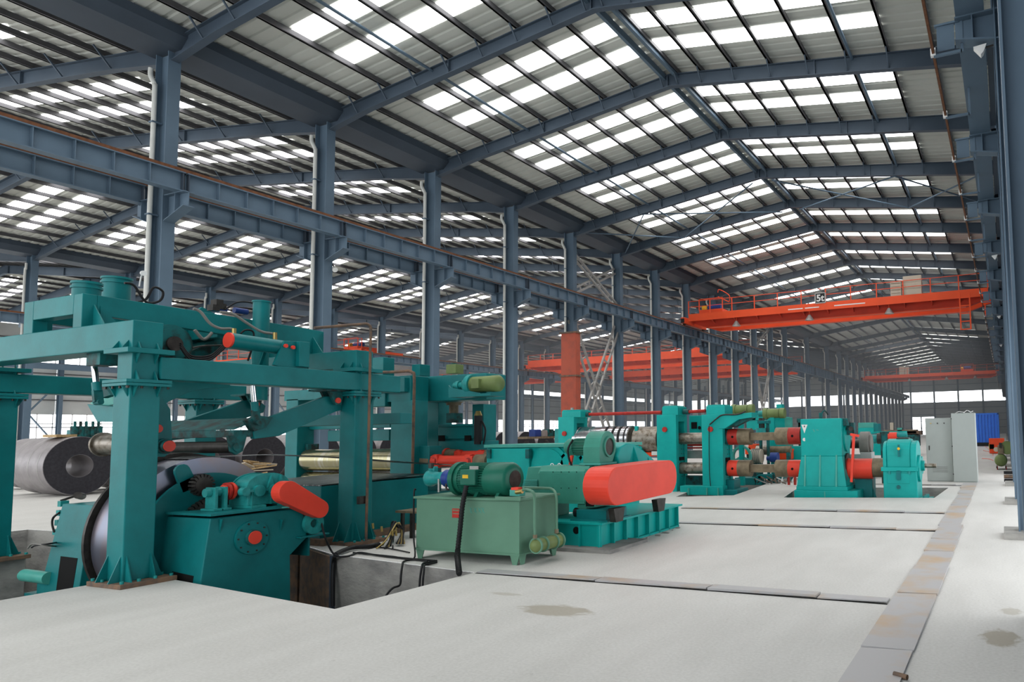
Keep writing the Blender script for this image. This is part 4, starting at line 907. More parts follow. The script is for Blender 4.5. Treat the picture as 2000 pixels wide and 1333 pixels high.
# belt guard
GX2 = -5.16
bg_ = stad(PX(1207,950,GX2),PX(1308,932,GX2),.275,.272,GX2,.42,16).build('belt_guard','red',None,.012)
tag(bg_, 'big bright red oblong belt guard beside the drive motor', 'belt guard')
for q in (1210,1292): p = PX(q,995,-5.3); MB().prism([(-5.3,p.y-.10,BT),(-5.3,p.y+.10,BT),(-5.3,p.y+.16,BT+.2),(-5.3,p.y-.16,BT+.2)],(-.1,0,0)).build('guard_stay','iron',bg_)
# blower
bl = thing('cooling_blower', (-6.0,9.3,1.2), 'pale green snail-shaped cooling blower on top of the drive motor', 'blower')
BXf = -5.80; pc = PX(1188,873,BXf); Rr = .235
pts = []
for i in range(25):
    a_ = -PI/2+2*PI*i/24*.80+.55; r_ = Rr*(1.0+.12*i/24); pts.append((pc.y+r_*math.cos(a_), pc.z+r_*math.sin(a_)))
zb = PX(1170,905,BXf).z
poly = [(BXf,pc.y-Rr*1.08,zb),(BXf,pc.y+Rr*.55,zb)]+[(BXf,pc.y+Rr*math.cos(a_),pc.z+Rr*1.05*math.sin(a_)) for a_ in [-.6+i*(PI+.6)/18 for i in range(19)]]
poly[-1] = (BXf,pc.y-Rr*1.08,pc.z)
MB().prism(poly,(-.30,0,0)).build('volute','motor',bl,.006)
MB().cyl((BXf,pc.y+.02,pc.z),(BXf+.025,pc.y+.02,pc.z),.165,n=32,inner=.135).build('inlet_ring','motor',bl); MB().cyl((BXf+.001,pc.y+.02,pc.z),(BXf+.003,pc.y+.02,pc.z),.135,n=32).build('inlet_mesh','iron',bl)
MB().box(BXf-.34,BXf+.04,pc.y-Rr-.06,pc.y+Rr*.6+.05,zb-.03,zb).build('outlet_flange','tealp',bl); MB().box(BXf-.28,BXf-.02,pc.y-Rr,pc.y+Rr*.5,PY(1170,915,9.1).z,zb-.03).build('duct','motor',bl,.01)
MB().cyl((BXf-.62,pc.y,pc.z),(BXf-.30,pc.y,pc.z),.125,n=26).build('fan_motor','dgreen',bl); MB().lathe((BXf-.60,pc.y,pc.z),(-1,0,0),[(0,.135),(.12,.135),(.17,.10),(.175,0)],26).build('fan_cowl','motor',bl)
m = MB(); [m.bar((BXf-.6,pc.y+.13*math.cos(a_),pc.z+.13*math.sin(a_)),(BXf-.31,pc.y+.13*math.cos(a_),pc.z+.13*math.sin(a_)),.01,.02) for a_ in [2*PI*i/20 for i in range(20)]]; m.build('cooling_fins','dgreen',bl)
MB().tube([(BXf-.55,pc.y-.16,pc.z+.12),(BXf-.62,pc.y-.2,pc.z-.05),(BXf-.55,pc.y-.18,pc.z-.3),(BXf-.40,pc.y-.12,zb-.04)],.016).build('cable','black',bl)
# ================================================================== HYDRAULIC POWER UNIT
hy = thing('hydraulic_unit', (-6.8,7.9,0), 'pale green oil tank on short legs with electric pump motor on top', 'hydraulic tank')
TX = (-7.71,-5.93); TY = (7.50,8.34)
MB().box(*TX,*TY,.13,.83).build('tank','tank',hy,.006); MB().box(TX[0]-.03,TX[1]+.03,TY[0]-.03,TY[1]+.03,.83,.86).build('lid','tank',hy,.004)
MB().box(TX[0]-.012,TX[1]+.012,TY[0]-.012,TY[1]+.012,.12,.145).build('bottom_rim','tank',hy)
for x, s_ in ((TX[0],1),(TX[1],-1)):
    for y, t_ in ((TY[0],1),(TY[1],-1)):
        m = MB(); m.prism([(x,y,.13),(x+s_*.15,y,.13),(x+s_*.11,y,0),(x+s_*.04,y,0)],(0,t_*.012,0)); m.prism([(x,y,.13),(x,y+t_*.15,.13),(x,y+t_*.11,0),(x,y+t_*.04,0)],(-.012*-s_,0,0)); m.build('leg','tank',hy)
p = PY(888,1000,TY[0]); MB().fb(883,994,897,1012,TY[0]-.004,.004).build('rating_plate','dred',hy); MB().fb(884,996,896,999,TY[0]-.006,.002).fb(884,1003,896,1005,TY[0]-.006,.002).build('plate_stripes','tan',hy)
# chalk figures on the front, faint
m = MB()
for q, w_ in ((918,3),(926,5),(934,6),(941,5)): m.bar(PY(q,992,TY[0]-.002),PY(q+w_,1003,TY[0]-.002),.006,.002,(0,1,0)).bar(PY(q+1,1001,TY[0]-.002),PY(q+w_-1,993,TY[0]-.002),.005,.002,(0,1,0))
m.build('chalk_marks','tealp',hy)
Yh = 7.78; zc = PY(960,936,Yh).z
pm = thing('pump_motor',(PY(950,940,Yh).x,Yh,.86),parent=hy)
xa, xb, xc, xd = [PY(q,938,Yh).x for q in (912,962,985,1006)]
R_ = (PY(975,903,Yh).z-PY(975,969,Yh).z)/2
MB().cyl((xa,Yh,zc),(xb,Yh,zc),R_*.84,n=32).build('motor_body','dgreen',pm)
m = MB(); [m.bar((xa+.02,Yh+R_*.9*math.cos(a_),zc+R_*.9*math.sin(a_)),(xb,Yh+R_*.9*math.cos(a_),zc+R_*.9*math.sin(a_)),.008,R_*.16,(0,math.cos(a_),math.sin(a_))) for a_ in [2*PI*i/40 for i in range(40)]]; o = m.build('cooling_fins','dgreen',pm); o['kind'] = 'stuff'
MB().lathe((xb,Yh,zc),(1,0,0),[(0,R_*.98),(.02,R_),(xd-xb-.06,R_),(xd-xb-.015,R_*.88),(xd-xb,R_*.6),(xd-xb+.002,0)],36).build('fan_cowl','dgreen',pm)
MB().cyl((xd+.0,Yh,zc),(xd+.006,Yh,zc),R_*.52,n=28).build('fan_grille','iron',pm)
MB().cyl((PY(897,938,Yh).x,Yh,zc),(PY(905,938,Yh).x,Yh,zc),R_*1.02,n=32).build('mounting_flange','dgreen',pm)
MB().cyl((PY(905,938,Yh).x,Yh,zc),(xa,Yh,zc),R_*.9,n=32).build('end_shield','dgreen',pm)
MB().fb(898,918,927,949,Yh-R_-.05,.16).build('terminal_box','dgreen',pm,.015); MB().fb(903,928,914,935,Yh-R_-.055,.01).build('warning_label','yellow',pm); MB().fb(917,911,934,919,Yh-R_*.85,.01).build('nameplate','alu',pm)
for q in (925,947,988): p = PY(q,968,Yh); MB().prism([(p.x-.03,Yh-.2,.86),(p.x-.03,Yh+.2,.86),(p.x-.03,Yh+.12,zc-R_*.6),(p.x-.03,Yh-.12,zc-R_*.6)],(.05,0,0)).build('motor_foot','dgreen',pm)
MB().cyl((PY(893,933,Yh).x,Yh,zc),(PY(897,933,Yh).x,Yh,zc),R_*.9,n=28).build('bell_flange','dblue',hy)
m = MB().lathe((PY(871,933,Yh).x,Yh,zc),(1,0,0),[(0,.11),(.02,.125),(.04,.105),(.10,.10),(.16,.13),(PY(893,933,Yh).x-PY(871,933,Yh).x,R_*.75)],28); m.build('bell_housing','dblue',hy); MB().cyl(PY(883,934,Yh-.135),PY(883,934,Yh-.10),.05,n=20).build('bell_window','dark',hy); MB().cyl(PY(884,934,Yh-.15),PY(884,934,Yh-.11),.028,n=16).build('coupling_insert','brass',hy)
MB().lathe((PY(838,932,Yh).x,Yh,zc),(1,0,0),[(0,.0),(.001,.115),(.06,.12),(.08,.10),(.2,.085),(.3,.10),(PY(871,933,Yh).x-PY(838,932,Yh).x,.11)],28).build('pump_body','tealc',hy)
MB().fb(836,912,848,940,Yh,.08).build('pump_block','tealc',hy,.01); MB().cyl(PY(842,905,Yh),PY(842,915,Yh),.04,n=12).build('pump_port','iron',hy)
MB().cyl(PY(857,936,Yh-.1),PY(857,962,Yh-.1),.015,n=10).build('support_pin','alu',hy); MB().tube([PY(872,945,Yh-.12),PY(872,955,Yh-.12),PY(880,956,Yh-.12),PY(892,944,Yh-.12)],.014).build('hose','iron',hy)
MB().fb(995,957,1015,970,7.6,.12).build('valve_block','tealp',hy,.006); MB().fb(998,953,1012,958,7.6,.1).build('valve_cap','red',hy)
MB().cyl(PY(1008,962,7.6),PY(1020,960,7.6),.03,n=12).build('fitting','brass',hy)
XC = -5.74
MB().tube([PX(1020,958,-5.9),PX(1030,957,-5.85),PX(1041,962,XC),PX(1044,975,XC),PX(1044,1020,XC),PX(1045,1050,XC)],.018).build('pipe','tank',hy)
MB().tube([PX(1022,953,-6.0),PX(1060,954,-6.0),PX(1078,956,-5.9),PX(1086,968,XC),PX(1087,1000,XC),PX(1087,1040,XC)],.018).build('pipe','tank',hy)
a = PX(1046,1067,XC); b = PX(1092,1054,XC)
b.z = a.z
cl = MB().cyl(a,b,.085,n=28).build('oil_cooler','olive',hy)
d = (b-a).normalized()
for t_ in (0,.28,.72,.97): q = a+(b-a)*t_; MB().cyl(q,q+d*.022,.105,n=28).build('cooler_ring','tank',cl)
MB().lathe(a,-d,[(0,.085),(.03,.07),(.05,.04),(.055,0)],24).build('cooler_dome','olive',cl)
MB().cyl(PX(1045,1045,XC),PX(1045,1052,XC),.028,n=12).build('union_nut','tan',hy); MB().cyl(PX(1087,1034,XC),PX(1087,1042,XC),.028,n=12).build('union_nut','tan',hy)
MB().fb(967,971,1016,978,7.45,.02).build('clamp_bar','tank',hy)
# black corrugated cable sleeve from motor down to the trench
pts = [PY(911,950,7.40),PY(908,963,7.38),PY(903,990,7.36),PY(899,1030,7.34),PY(894,1075,7.30)]
e1 = G(893,1105,.05); pts += [e1+Vector((0,0,.12)),G(897,1122,.03)]
t = thing('cable_conduit', pts[-1], 'thick black corrugated cable sleeve hanging down the oil tank front', 'cable conduit')
MB().tube(pts,.030,10).build('sleeve','black',t)
m = MB()
for i in range(len(pts)-1):
    n_ = max(2,int((pts[i+1]-pts[i]).length/.035))
    for j in range(n_): q = pts[i]+(pts[i+1]-pts[i])*j/n_; dd = (pts[i+1]-pts[i]).normalized(); m.cyl(q-dd*.006,q+dd*.006,.036,n=12)
o = m.build('sleeve_rings','black',t); o['kind'] = 'stuff'
# loose cables over the pit edge and on the floor
def cable(pts, r, label, name='cable', mt='black'):
    o = MB().tube(pts, r).build(name, mt); return tag(o, label, 'cable')
yw = 7.06
cable([G(835,1097,.02),G(812,1094,.02),G(790,1097,.02),PY(786,1105,yw-.02),PY(783,1125,yw-.1),PY(781,1143,yw-.12),PY(768,1149,yw-.2),PY(757,1160,yw-.25),PY(748,1175,yw-.3)],.014,'black hose dropping over the pit edge left of the oil tank')
cable([G(853,1096,.02),G(835,1100,.02),G(826,1102,.02),PY(823,1112,yw-.05),PY(820,1135,yw-.08),PY(819,1160,yw-.1)],.014,'left of the twin black cables hanging into the pit')
cable([G(853,1099,.02),G(838,1103,.02),G(829,1105,.02),PY(828,1115,yw-.09),PY(826,1135,yw-.12),PY(825,1160,yw-.14)],.014,'right of the twin black cables hanging into the pit')
cable([PX(812,957,-7.75),PX(809,960,-7.75),PX(808,1000,-7.76),PX(808,1050,-7.76),G(808,1093,.02),G(770,1088,.02),G(720,1083,.02),G(690,1080,.02)],.012,'thin black pipe running down the left edge of the oil tank')
cable([G(850,1096,.02),G(790,1091,.02),G(735,1085,.02),G(702,1080,.02),G(680,1087,.02),G(660,1087,.03),PX(648,1078,-9.0),PX(635,1050,-9.0),PX(627,1020,-9.1)],.014,'black motor cable curling over the pit corner to the uncoiler')
cable([G(800,1080,.015),G(760,1072,.015),G(722,1068,.015)],.010,'thin cable lying behind the gantry leg')
cable([G(655,1084,.04),G(668,1077,.05),G(690,1070,.05),G(720,1068,.04),G(740,1064,.03)],.034,'thick black sleeve lying at the foot of the gantry leg')
cable([G(655,1086,.03),PY(652,1096,7.3),PY(650,1130,7.25),PY(650,1185,7.2)],.03,'thick black sleeve going down the pit corner')
t = thing('hose_bundle', G(770,1068,0), 'tangle of hydraulic hoses with brass ends beside the oil tank', 'hoses')
for i in range(9):
    o_ = Vector((0,0,.0)); q = [G(735+4*i,1072-(i%4)*2,.02),PX(752+2*i,1058-3*(i%4),-8.9-.05*i),PX(766+(i%5)*2,1036-(i%3)*8,-9.0-.05*i),PX(776+(i%4),1022+(i%3)*4,-9.1),PX(784+(i%3)*2,1036,-9.2),G(790-i*2,1062,.05)]
    MB().tube(q,.011+.003*(i%2)).build('hose','black' if i%3 else 'brass',t)
for q in ((766,1042),(773,1042),(745,1034),(728,1028)): MB().cyl(PX(q[0],q[1]-5,-8.95),PX(q[0]+1,q[1]+5,-8.95),.017,n=8).build('fitting','brass',t)
t = thing('steel_bench', G(800,1055,0), 'low dark steel shelf between the roll stand and oil tank', 'shelf'); p = PX(772,1000,-8.3)
MB().fb(772,999,815,1003,8.9,.5).build('shelf_top','tan',t); MB().fb(800,1003,806,1060,8.92,.05).fb(782,1003,786,1058,9.3,.05).build('shelf_leg','iron',t)
# ================================================================== SECOND STATION: slitter with spindles and gear stand
st = thing('slitting_stand', (-9.8,18.4,-.5), 'bright teal slitting line housings holding the polished ringed arbor', 'machine')
Y2 = 18.0
def F2(nm, l, t_, r, b, D, mt='teal_lit', Y=Y2, bev=.015, par=None): return MB().fb(l,t_,r,b,Y,D).build(nm, mt, par or st, bev)
def housing(l, r, top, bot, capl, capr, captop, side, idx, boty=-.5):
    x0 = PY(l,880,Y2).x; x1 = PY(r,880,Y2).x; zt = PY((l+r)/2,top,Y2).z; D = .75
    m = MB(); z1, z2 = zt-.42, zt-.72
    # window behind front plate: front cheek, back cheek, top, bottom
    m.box(x0,x1,Y2,Y2+.17,boty,zt).box(x0,x1,Y2+D-.17,Y2+D,boty,zt).box(x0,x1,Y2+.17,Y2+D-.17,zt-.20,zt).box(x0+.1,x1-.05,Y2+.17,Y2+D-.17,boty,zt-.62)
    h = m.build('housing','teal_lit',st,.012)
    MB().fb(capl,captop,capr,top+1,Y2+.06,D-.15).build('screw_cap','teal_lit',h,.015); MB().fb(capl+2,captop-2,capr-2,captop,Y2+.1,D-.25).build('cap_lid','teal_lit',h,.008)
    p = PY((capl+capr)/2+2,captop-6,Y2+.3); MB().cyl(p,p+Vector((0,0,-.08)),.05,n=12).build('oil_cup','alu',h)
    c = PY(l+(r-l)*.42,(top+862)/2+ (3 if idx else 9),Y2); MB().cyl(c,c+Vector((0,-.05,0)),.075,n=18).build('knob','dred',h,.005)
    for f, g_ in ((.30,.0),(.62,.0)):
        mm = MB()
        for i in range(9): mm.box(x1-.001,x1+.006,Y2+.20+f*.45,Y2+.225+f*.45,zt-.75-i*.13,zt-.72-i*.13)
        o = mm.build('bolt_row','iron',h); o['kind'] = 'stuff'
    MB().box(x1-.02,x1+.008,Y2+.22,Y2+.52,zt-1.32,zt-1.22).build('slot','dark',h)
    return x0, x1, zt
hx1 = housing(1090,1121,815,990,1097,1134,803,0,0); hx2 = housing(1283,1321,811,990,1293,1324,795,0,1); hx3 = housing(1371,1412,810,950,1379,1416,793,0,2,-.05)
F2('packing_block',1371,950,1410,957,.75,'rust'); F2('base_block',1371,957,1440,968,.9,'teal'); 
F2('base_beam',1328,950,1412,968,.35,'teal_lit',Y=Y2-.1)
for q in (1343,1379,1401): MB().fb(q,954,q+2,968,Y2-.16,.06).build('rib','tealp',st)
F2('base_block',1412,938,1434,966,.5,'teal',Y=Y2+.3)
za = (PY(1346,846,Y2+.38).z+PY(1346,868,Y2+.38).z)/2; zb_ = (PY(1346,904,Y2+.38).z+PY(1346,926,Y2+.38).z)/2; Ya = Y2+.38
MB().cyl((hx2[1]-.1,Ya,za),(hx3[0]+.1,Ya,za),.165,n=32).build('upper_shaft','shaft',st); MB().cyl((hx2[1]-.1,Ya,zb_),(hx3[0]+.1,Ya,zb_),.165,n=32).build('lower_shaft','shaft',st)
def xat(q): return PY(q,858,Ya).x
R1 = (PY(1240,832,Ya).z-PY(1240,884,Ya).z)/2; zk = (PY(1240,832,Ya).z+PY(1240,884,Ya).z)/2
MB().cyl((hx1[1],Ya,zk),(xat(1237),Ya,zk),R1*.93,n=48).build('arbor','shaft',st)
for q0, q1 in ((1131,1137),(1143,1150),(1150,1160),(1182,1191),(1196,1205),(1210,1217),(1222,1229),(1232,1236)):
    MB().cyl((xat(q0),Ya,zk),(xat(q1),Ya,zk),R1,n=56).build('slitting_ring','arbor',st)
MB().cyl((xat(1130),Ya,zk),(xat(1182),Ya,zk),R1*.965,n=56).build('spacer_sleeve','arbor',st)
for q0 in (1192,1206,1218,1230): MB().cyl((xat(q0),Ya,zk),(xat(q0+3),Ya,zk),R1*1.0,n=48).build('rubber_ring','black',st)
MB().cyl((xat(1246),Ya,zk-.02),(hx2[0]-.04,Ya,zk-.02),R1*.96,n=48).build('drum','shaft',st); MB().cyl((hx2[0]-.05,Ya,zk-.02),(hx2[0],Ya,zk-.02),R1*.9,n=40).build('drum_end','iron',st)
F2('separator_arm',1239,833,1245,868,.1,Y=Y2+.1); F2('separator_arm',1233,860,1253,892,.3,Y=Y2+.05)
MB().tube([PY(1241,862,Y2),PY(1244,872,Y2),PY(1247,882,Y2),PY(1245,893,Y2)],.02).build('hose','iron',st)
F2('red_tray',1255,884,1284,892,.4,'orange',Y=Y2+.2); F2('tray_end',1272,882,1286,890,.1,'white',Y=Y2+.15)
# cantilever bracket on the third housing
m = MB().py([(1405,812),(1468,806),(1468,816),(1442,820),(1415,838),(1404,838)],Y2-.02,.5); m.build('cantilever_bracket','teal_lit',st,.01)
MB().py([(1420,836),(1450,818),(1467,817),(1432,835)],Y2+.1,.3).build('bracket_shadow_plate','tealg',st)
MB().tube([PY(1386,830,Y2-.06),PY(1400,818,Y2-.06),PY(1412,811,Y2-.06),PY(1440,810,Y2-.06),PY(1456,804,Y2-.06)],.02).build('hose','iron',st)
MB().tube([PY(1385,832,Y2-.05),PY(1385,880,Y2-.05),PY(1386,930,Y2-.05),PY(1390,966,Y2-.05)],.012).build('cable','black',st)
for a, b in (((1148,810),(1292,806)),((1343,805),(1378,803))):
    MB().cyl(PY(*a,Ya),PY(*b,Ya),.05,n=14).build('tie_shaft','dred',st)
    MB().cyl(PY(a[0]-8,a[1],Ya),PY(a[0]+3,a[1],Ya),.075,n=14).build('shaft_joint','tealg',st)
F2('side_box',1346,812,1373,850,.5,Y=Y2+1.3); F2('box_window',1350,825,1361,838,.02,'dark',Y=Y2+1.28,bev=0)
for q in (836,): MB().cyl(PY(1366,q,Y2+1.29),PY(1366,q,Y2+1.25),.05,n=16).build('round_port','dark',st)
F2('middle_clamp',1342,880,1372,896,.12,'alu',Y=Y2+1.0); F2('lower_frame',1330,930,1372,950,.3,'tealg',Y=Y2+.6)
MB().fb(1342,868,1372,872,Y2+.9,.1).fb(1342,874,1372,877,Y2+.9,.1).build('guide_bars','dred',st)
F2('blue_cap',1083,838,1092,868,.5,'tealc',Y=Y2+.1); 
# ---- two flat-bar spindles between slitter and gear stand
def flat_spindle(yc, h1_, h2_, label, ring):
    a = PY(1415,yc,Ya); z = a.z; X = lambda q: PY(q,yc,Ya).x
    R_ = (PY(1450,yc-h1_,Ya).z-PY(1450,yc+h1_,Ya).z)/2
    t = thing('coupling_spindle',(a.x,Ya,z),label,'drive spindle','coupling spindles')
    MB().cyl((X(1416),Ya,z),(X(1425),Ya,z),R_*.92,n=32).build('collar','tealg',t); MB().cyl((X(1425),Ya,z),(X(1444),Ya,z),R_,n=36).build('painted_sleeve',ring,t); MB().cyl((X(1444),Ya,z),(X(1468),Ya,z),R_*1.01,n=36).build('coupling_head','tan',t)
    MB().box(X(1466),X(1522),Ya-R_*.5,Ya+R_*.5,z-R_*.47,z+R_*.47).build('flat_bar','tan',t,.01)
    MB().cyl((X(1517),Ya,z),(X(1542),Ya,z),R_*1.03,n=36).build('coupling_head','tan',t); MB().cyl((X(1542),Ya,z),(X(1566),Ya,z),R_*1.02,n=36).build('painted_sleeve',ring,t)
    for q in (1436,1552): MB().cyl((X(q),Ya-R_*1.0,z),(X(q),Ya-R_*1.03,z),.035,n=12).build('grease_hole','dark',t)
flat_spindle(854,16,16,'upper tan and red spindle with square middle between slitter and gear stand','dred'); flat_spindle(915,16,16,'lower tan and red spindle with square middle between slitter and gear stand','red')
# ---- gear stand
gs = thing('gear_stand', (-4.4,18.0,-.4), 'tall teal gear stand with fins on the front and a white triangle sticker', 'gearbox')
Yq = 17.75
X = lambda q, y=900: PY(q,y,Yq).x
Zq = lambda y, q=1605: PY(q,y,Yq).z
z0, z1, zt = Zq(950), Zq(892), Zq(818)
MB().box(X(1565),X(1645),Yq,Yq+1.0,z1,zt).build('upper_body','teal_lit',gs,.02)
m = MB(); m.add([(X(1565),Yq,z1),(X(1645),Yq,z1),(X(1645),Yq+1.0,z1),(X(1565),Yq+1.0,z1),(X(1558,950),Yq-.1,z0),(X(1655,950),Yq-.1,z0),(X(1655,950),Yq+1.15,z0),(X(1558,950),Yq+1.15,z0)],[(3,2,1,0),(4,5,6,7),(0,1,5,4),(1,2,6,5),(2,3,7,6),(3,0,4,7)]); m.build('flared_base','teal_lit',gs,.01)
MB().box(X(1557),X(1656),Yq-.16,Yq+1.2,z0-.10,z0).build('foot_flange','teal_lit',gs,.01); MB().box(X(1554),X(1676),Yq-.22,Yq+1.3,-.45,z0-.10).build('bed','teal_lit',gs,.01)
for q in (1573,1602,1634): MB().prism([(X(q)-.02,Yq,Zq(889)),(X(q)-.02,Yq-.14,z0),(X(q)-.02,Yq,z0)],(.04,0,0)).build('front_fin','tealp',gs)
MB().box(X(1612),X(1614),Yq-.235,Yq-.22,-.2,z0-.12).build('bed_rib','tealp',gs)
MB().prism([PY(1565,830,Yq-.004),PY(1577,830,Yq-.004),PY(1571,847,Yq-.004)],(0,.003,0)).build('warning_triangle','white',gs); MB().fb(1570,832,1572,835,Yq-.006,.002).build('triangle_mark','iron',gs)
MB().cyl(PY(1571,859,Yq-.005),PY(1571,859,Yq),.045,n=16).build('round_sticker','white',gs)
MB().bar(PY(1588,839,Yq-.003),PY(1591,844,Yq-.003),.03,.003,(0,1,0)).bar(PY(1594,840,Yq-.003),PY(1599,841,Yq-.003),.02,.003,(0,1,0)).build('chalk_marks','tealp',gs)
x1 = X(1645)
for yq_, z_, r_ in ((Yq+.52,Zq(856),.42),(Yq+.52,Zq(915),.42)):
    MB().cyl((x1,yq_,z_),(x1+.05,yq_,z_),r_*.88,n=36).build('bearing_cover','teal_lit' if z_ > 1 else 'iron',gs)
p = PY(1603,812,Yq+.5); MB().cyl((p.x,Yq+.5,zt),(p.x,Yq+.5,zt+.16),.05,n=10).tube([(p.x,Yq+.5,zt+.1),(p.x+.1,Yq+.5,zt+.22),(p.x+.2,Yq+.5,zt+.1)],.02).build('breather','tealg',gs)
MB().fb(1640,818,1656,832,Yq+.2,.3).build('pump_block','tealg',gs); MB().fb(1653,826,1668,850,Yq+.4,.2).build('manifold','tealg',gs,.01)
MB().cyl(PY(1662,838,Yq+.2),PY(1662,838,Yq+.4),.06,n=14).build('pressure_gauge','iron',gs)
hy2 = (PY(1655,915,Yq+.5).z)
def cylx(q0, q1, yc, Y, R_, nm, mt, par): 
    a = PY(q0,yc,Y); b = PY(q1,yc,Y); z = PY((q0+q1)/2,yc,Y).z; return MB().cyl((a.x,Y,z),(b.x,Y,z),R_,n=36).build(nm,mt,par,.006)
dc = thing('drum_coupling', PY(1680,915,Yq+.5), 'short fat red drum coupling between gear stand and rounded gearbox', 'coupling')
cylx(1657,1706,916,Yq+.5,.265,'drum','red',dc); cylx(1706,1728,914,Yq+.5,.245,'collar','tan',dc); cylx(1656,1659,916,Yq+.5,.28,'drum_rim','dred',dc)
t = thing('lever_rod', PY(1665,935,Yq-.1), 'upright bright red lever with a ball top beside the gear stand', 'lever')
MB().bar(PY(1668,850,Yq-.1),PY(1663,942,Yq-.1),.06,.06).build('rod','red',t); MB().bar(PY(1661,849,Yq-.1),PY(1678,852,Yq-.1),.08,.06).build('cross_bar','red',t)
t = thing('brake_wheel', PY(1692,885,Yq+1.0), 'tall grey brake wheel on a grey plinth behind the red drum', 'wheel')
cylx(1682,1699,867,Yq+1.6,.33,'wheel','hose',t); cylx(1699,1703,867,Yq+1.6,.24,'wheel_hub','hose',t); MB().fb(1680,884,1702,897,Yq+1.3,.5).build('plinth','clad',t,.01); MB().fb(1655,888,1684,896,Yq+1.5,.3).build('plinth_arm','clad',t,.01)
cylx(1656,1684,868,Yq+1.6,.12,'axle','iron',t)
t = thing('support_pedestal', PY(1685,960,Yq+.9), 'dark teal pedestal under the drum coupling', 'pedestal'); MB().fb(1670,935,1704,972,Yq+.55,.5).build('pedestal_body','teal',t,.01)
MB().prism([PY(1704,950,Yq+.6),PY(1712,972,Yq+.6),PY(1704,972,Yq+.6)],(0,.03,0)).build('gusset','teal',t)
# ---- rounded gearbox
gb = thing('rounded_gearbox', (-2.45,18.0,-.3), 'bright turquoise gearbox with rounded top and output shaft pointing right', 'gearbox')
Yr = 17.7
Xr = lambda q: PY(q,910,Yr).x
Zr = lambda y: PY(1760,y,Yr).z
DR = 1.05
MB().box(Xr(1724),Xr(1790),Yr,Yr+DR,-.35,Zr(920)).build('lower_case','teal_lit',gb,.02)
MB().box(Xr(1721),Xr(1792),Yr-.05,Yr+DR+.05,Zr(921),Zr(913)).build('split_flange','teal_lit',gb,.006)
def hump(q0, q1, Y0, D, mt, nm, zh):
    K = 14; zb = Zr(914); pts = []
    for i in range(K+1):
        a_ = PI*i/K; pts.append((Xr(q0), Y0+D/2-D/2*math.copysign(abs(math.cos(a_))**.75,math.cos(a_)), zb+(zh-zb)*(math.sin(a_)**.55)))
    return MB().prism(pts,(Xr(q1)-Xr(q0),0,0)).build(nm,mt,gb,.02)
hump(1724,1731,Yr+.02,DR-.05,'teal_lit','case_rib',Zr(862)); hump(1731,1778,Yr+.06,DR-.1,'teal_lit','upper_case',Zr(858)); hump(1778,1790,Yr+.02,DR-.05,'teal_lit','case_rib',Zr(862))
MB().fb(1733,925,1776,945,Yr-.01,.01).build('front_panel','teal_lit',gb,.004); MB().cyl(PY(1755,952,Yr-.03),PY(1755,952,Yr),.05,n=14).build('drain_plug','tealg',gb)
for q in (1737,1776): MB().fb(q-2,921,q+2,927,Yr-.04,.05).build('flange_bolt','tealc',gb)
MB().fb(1751,920,1759,938,Yr-.05,.06).build('oil_gauge','teal',gb); MB().fb(1753,869,1757,893,Yr-.02,.05).build('sight_strip','teal',gb); MB().cyl(PY(1755,877,Yr-.04),PY(1755,877,Yr),.035,n=12).build('sight_glass','yellow',gb)
x1 = Xr(1790)
MB().cyl((x1,Yr+.38,Zr(917)),(x1+.06,Yr+.38,Zr(917)),.33,n=36).cyl((x1,Yr+.80,Zr(912)),(x1+.06,Yr+.80,Zr(912)),.22,n=28).build('bearing_cover','teal_lit',gb,.006)
MB().cyl((x1+.05,Yr+.5,Zr(912)),(x1+.14,Yr+.5,Zr(912)),.13,n=28).build('shaft_seal','teal_lit',gb); MB().cyl((x1+.1,Yr+.5,Zr(912)),(x1+.42,Yr+.5,Zr(912)),.055,n=20).build('output_shaft','shaft',gb)
MB().prism([(x1-.02,Yr+.05,-.3),(x1+.3,Yr+.05,-.3),(x1+.3,Yr+.9,-.3),(x1-.02,Yr+.9,-.3)],(0,0,.24)).build('foot','teal_lit',gb,.01)
for i in range(4): MB().cyl((x1+.15,Yr+.15+.2*i,-.06),(x1+.15,Yr+.15+.2*i,.02),.05,n=8).build('anchor_bolt','tealc',gb)
MB().box(Xr(1748),Xr(1772),Yr+.4,Yr+.7,Zr(860),Zr(856)).build('inspection_lid','iron',gb)
# ---- machinery further back between and behind these
def simple(name, label, cat, parts, Y):
    t = thing(name, PY((parts[0][1]+parts[0][3])/2,parts[0][4],Y), label, cat)
    for nm, l, t_, r, b, D, mt in parts: MB().fb(l,t_,r,b,Y,D).build(nm,mt,t,.01)
    q = max(parts, key=lambda p: p[4]); z = PY((q[1]+q[3])/2,q[4],Y).z; xa_ = PY(q[1],q[4],Y).x; xb_ = PY(q[3],q[4],Y).x
    if z > .03:
        for x in (xa_+.06, xb_-.06): MB().box(x-.04,x+.04,Y+.1,Y+q[5]-.1,0,z+.01).build('support_post','tealg',t)
    return t
def prop(t, q, yq, Y, w_=.06):
    p = PY(q,yq,Y); MB().box(p.x-w_,p.x+w_,Y-.08,Y+.08,0,p.z).build('support_post','tealg',t); return t
B1 = B1_=simple('screwdown_frame','teal frame with olive motors on top behind the slitter spindles','machine',
    [('top_beam',1415,812,1490,822,.6,'teal_lit'),('top_block',1446,803,1476,824,.5,'tealc'),('end_frame',1500,815,1534,900,.6,'teal_lit'),('side_panel',1533,816,1546,900,.2,'tealp'),('frame_panel',1458,822,1502,840,.3,'teal_lit'),('small_block',1516,790,1527,800,.3,'teal_lit'),('lower_panel',1540,872,1566,925,.4,'teal_lit')],23.5)
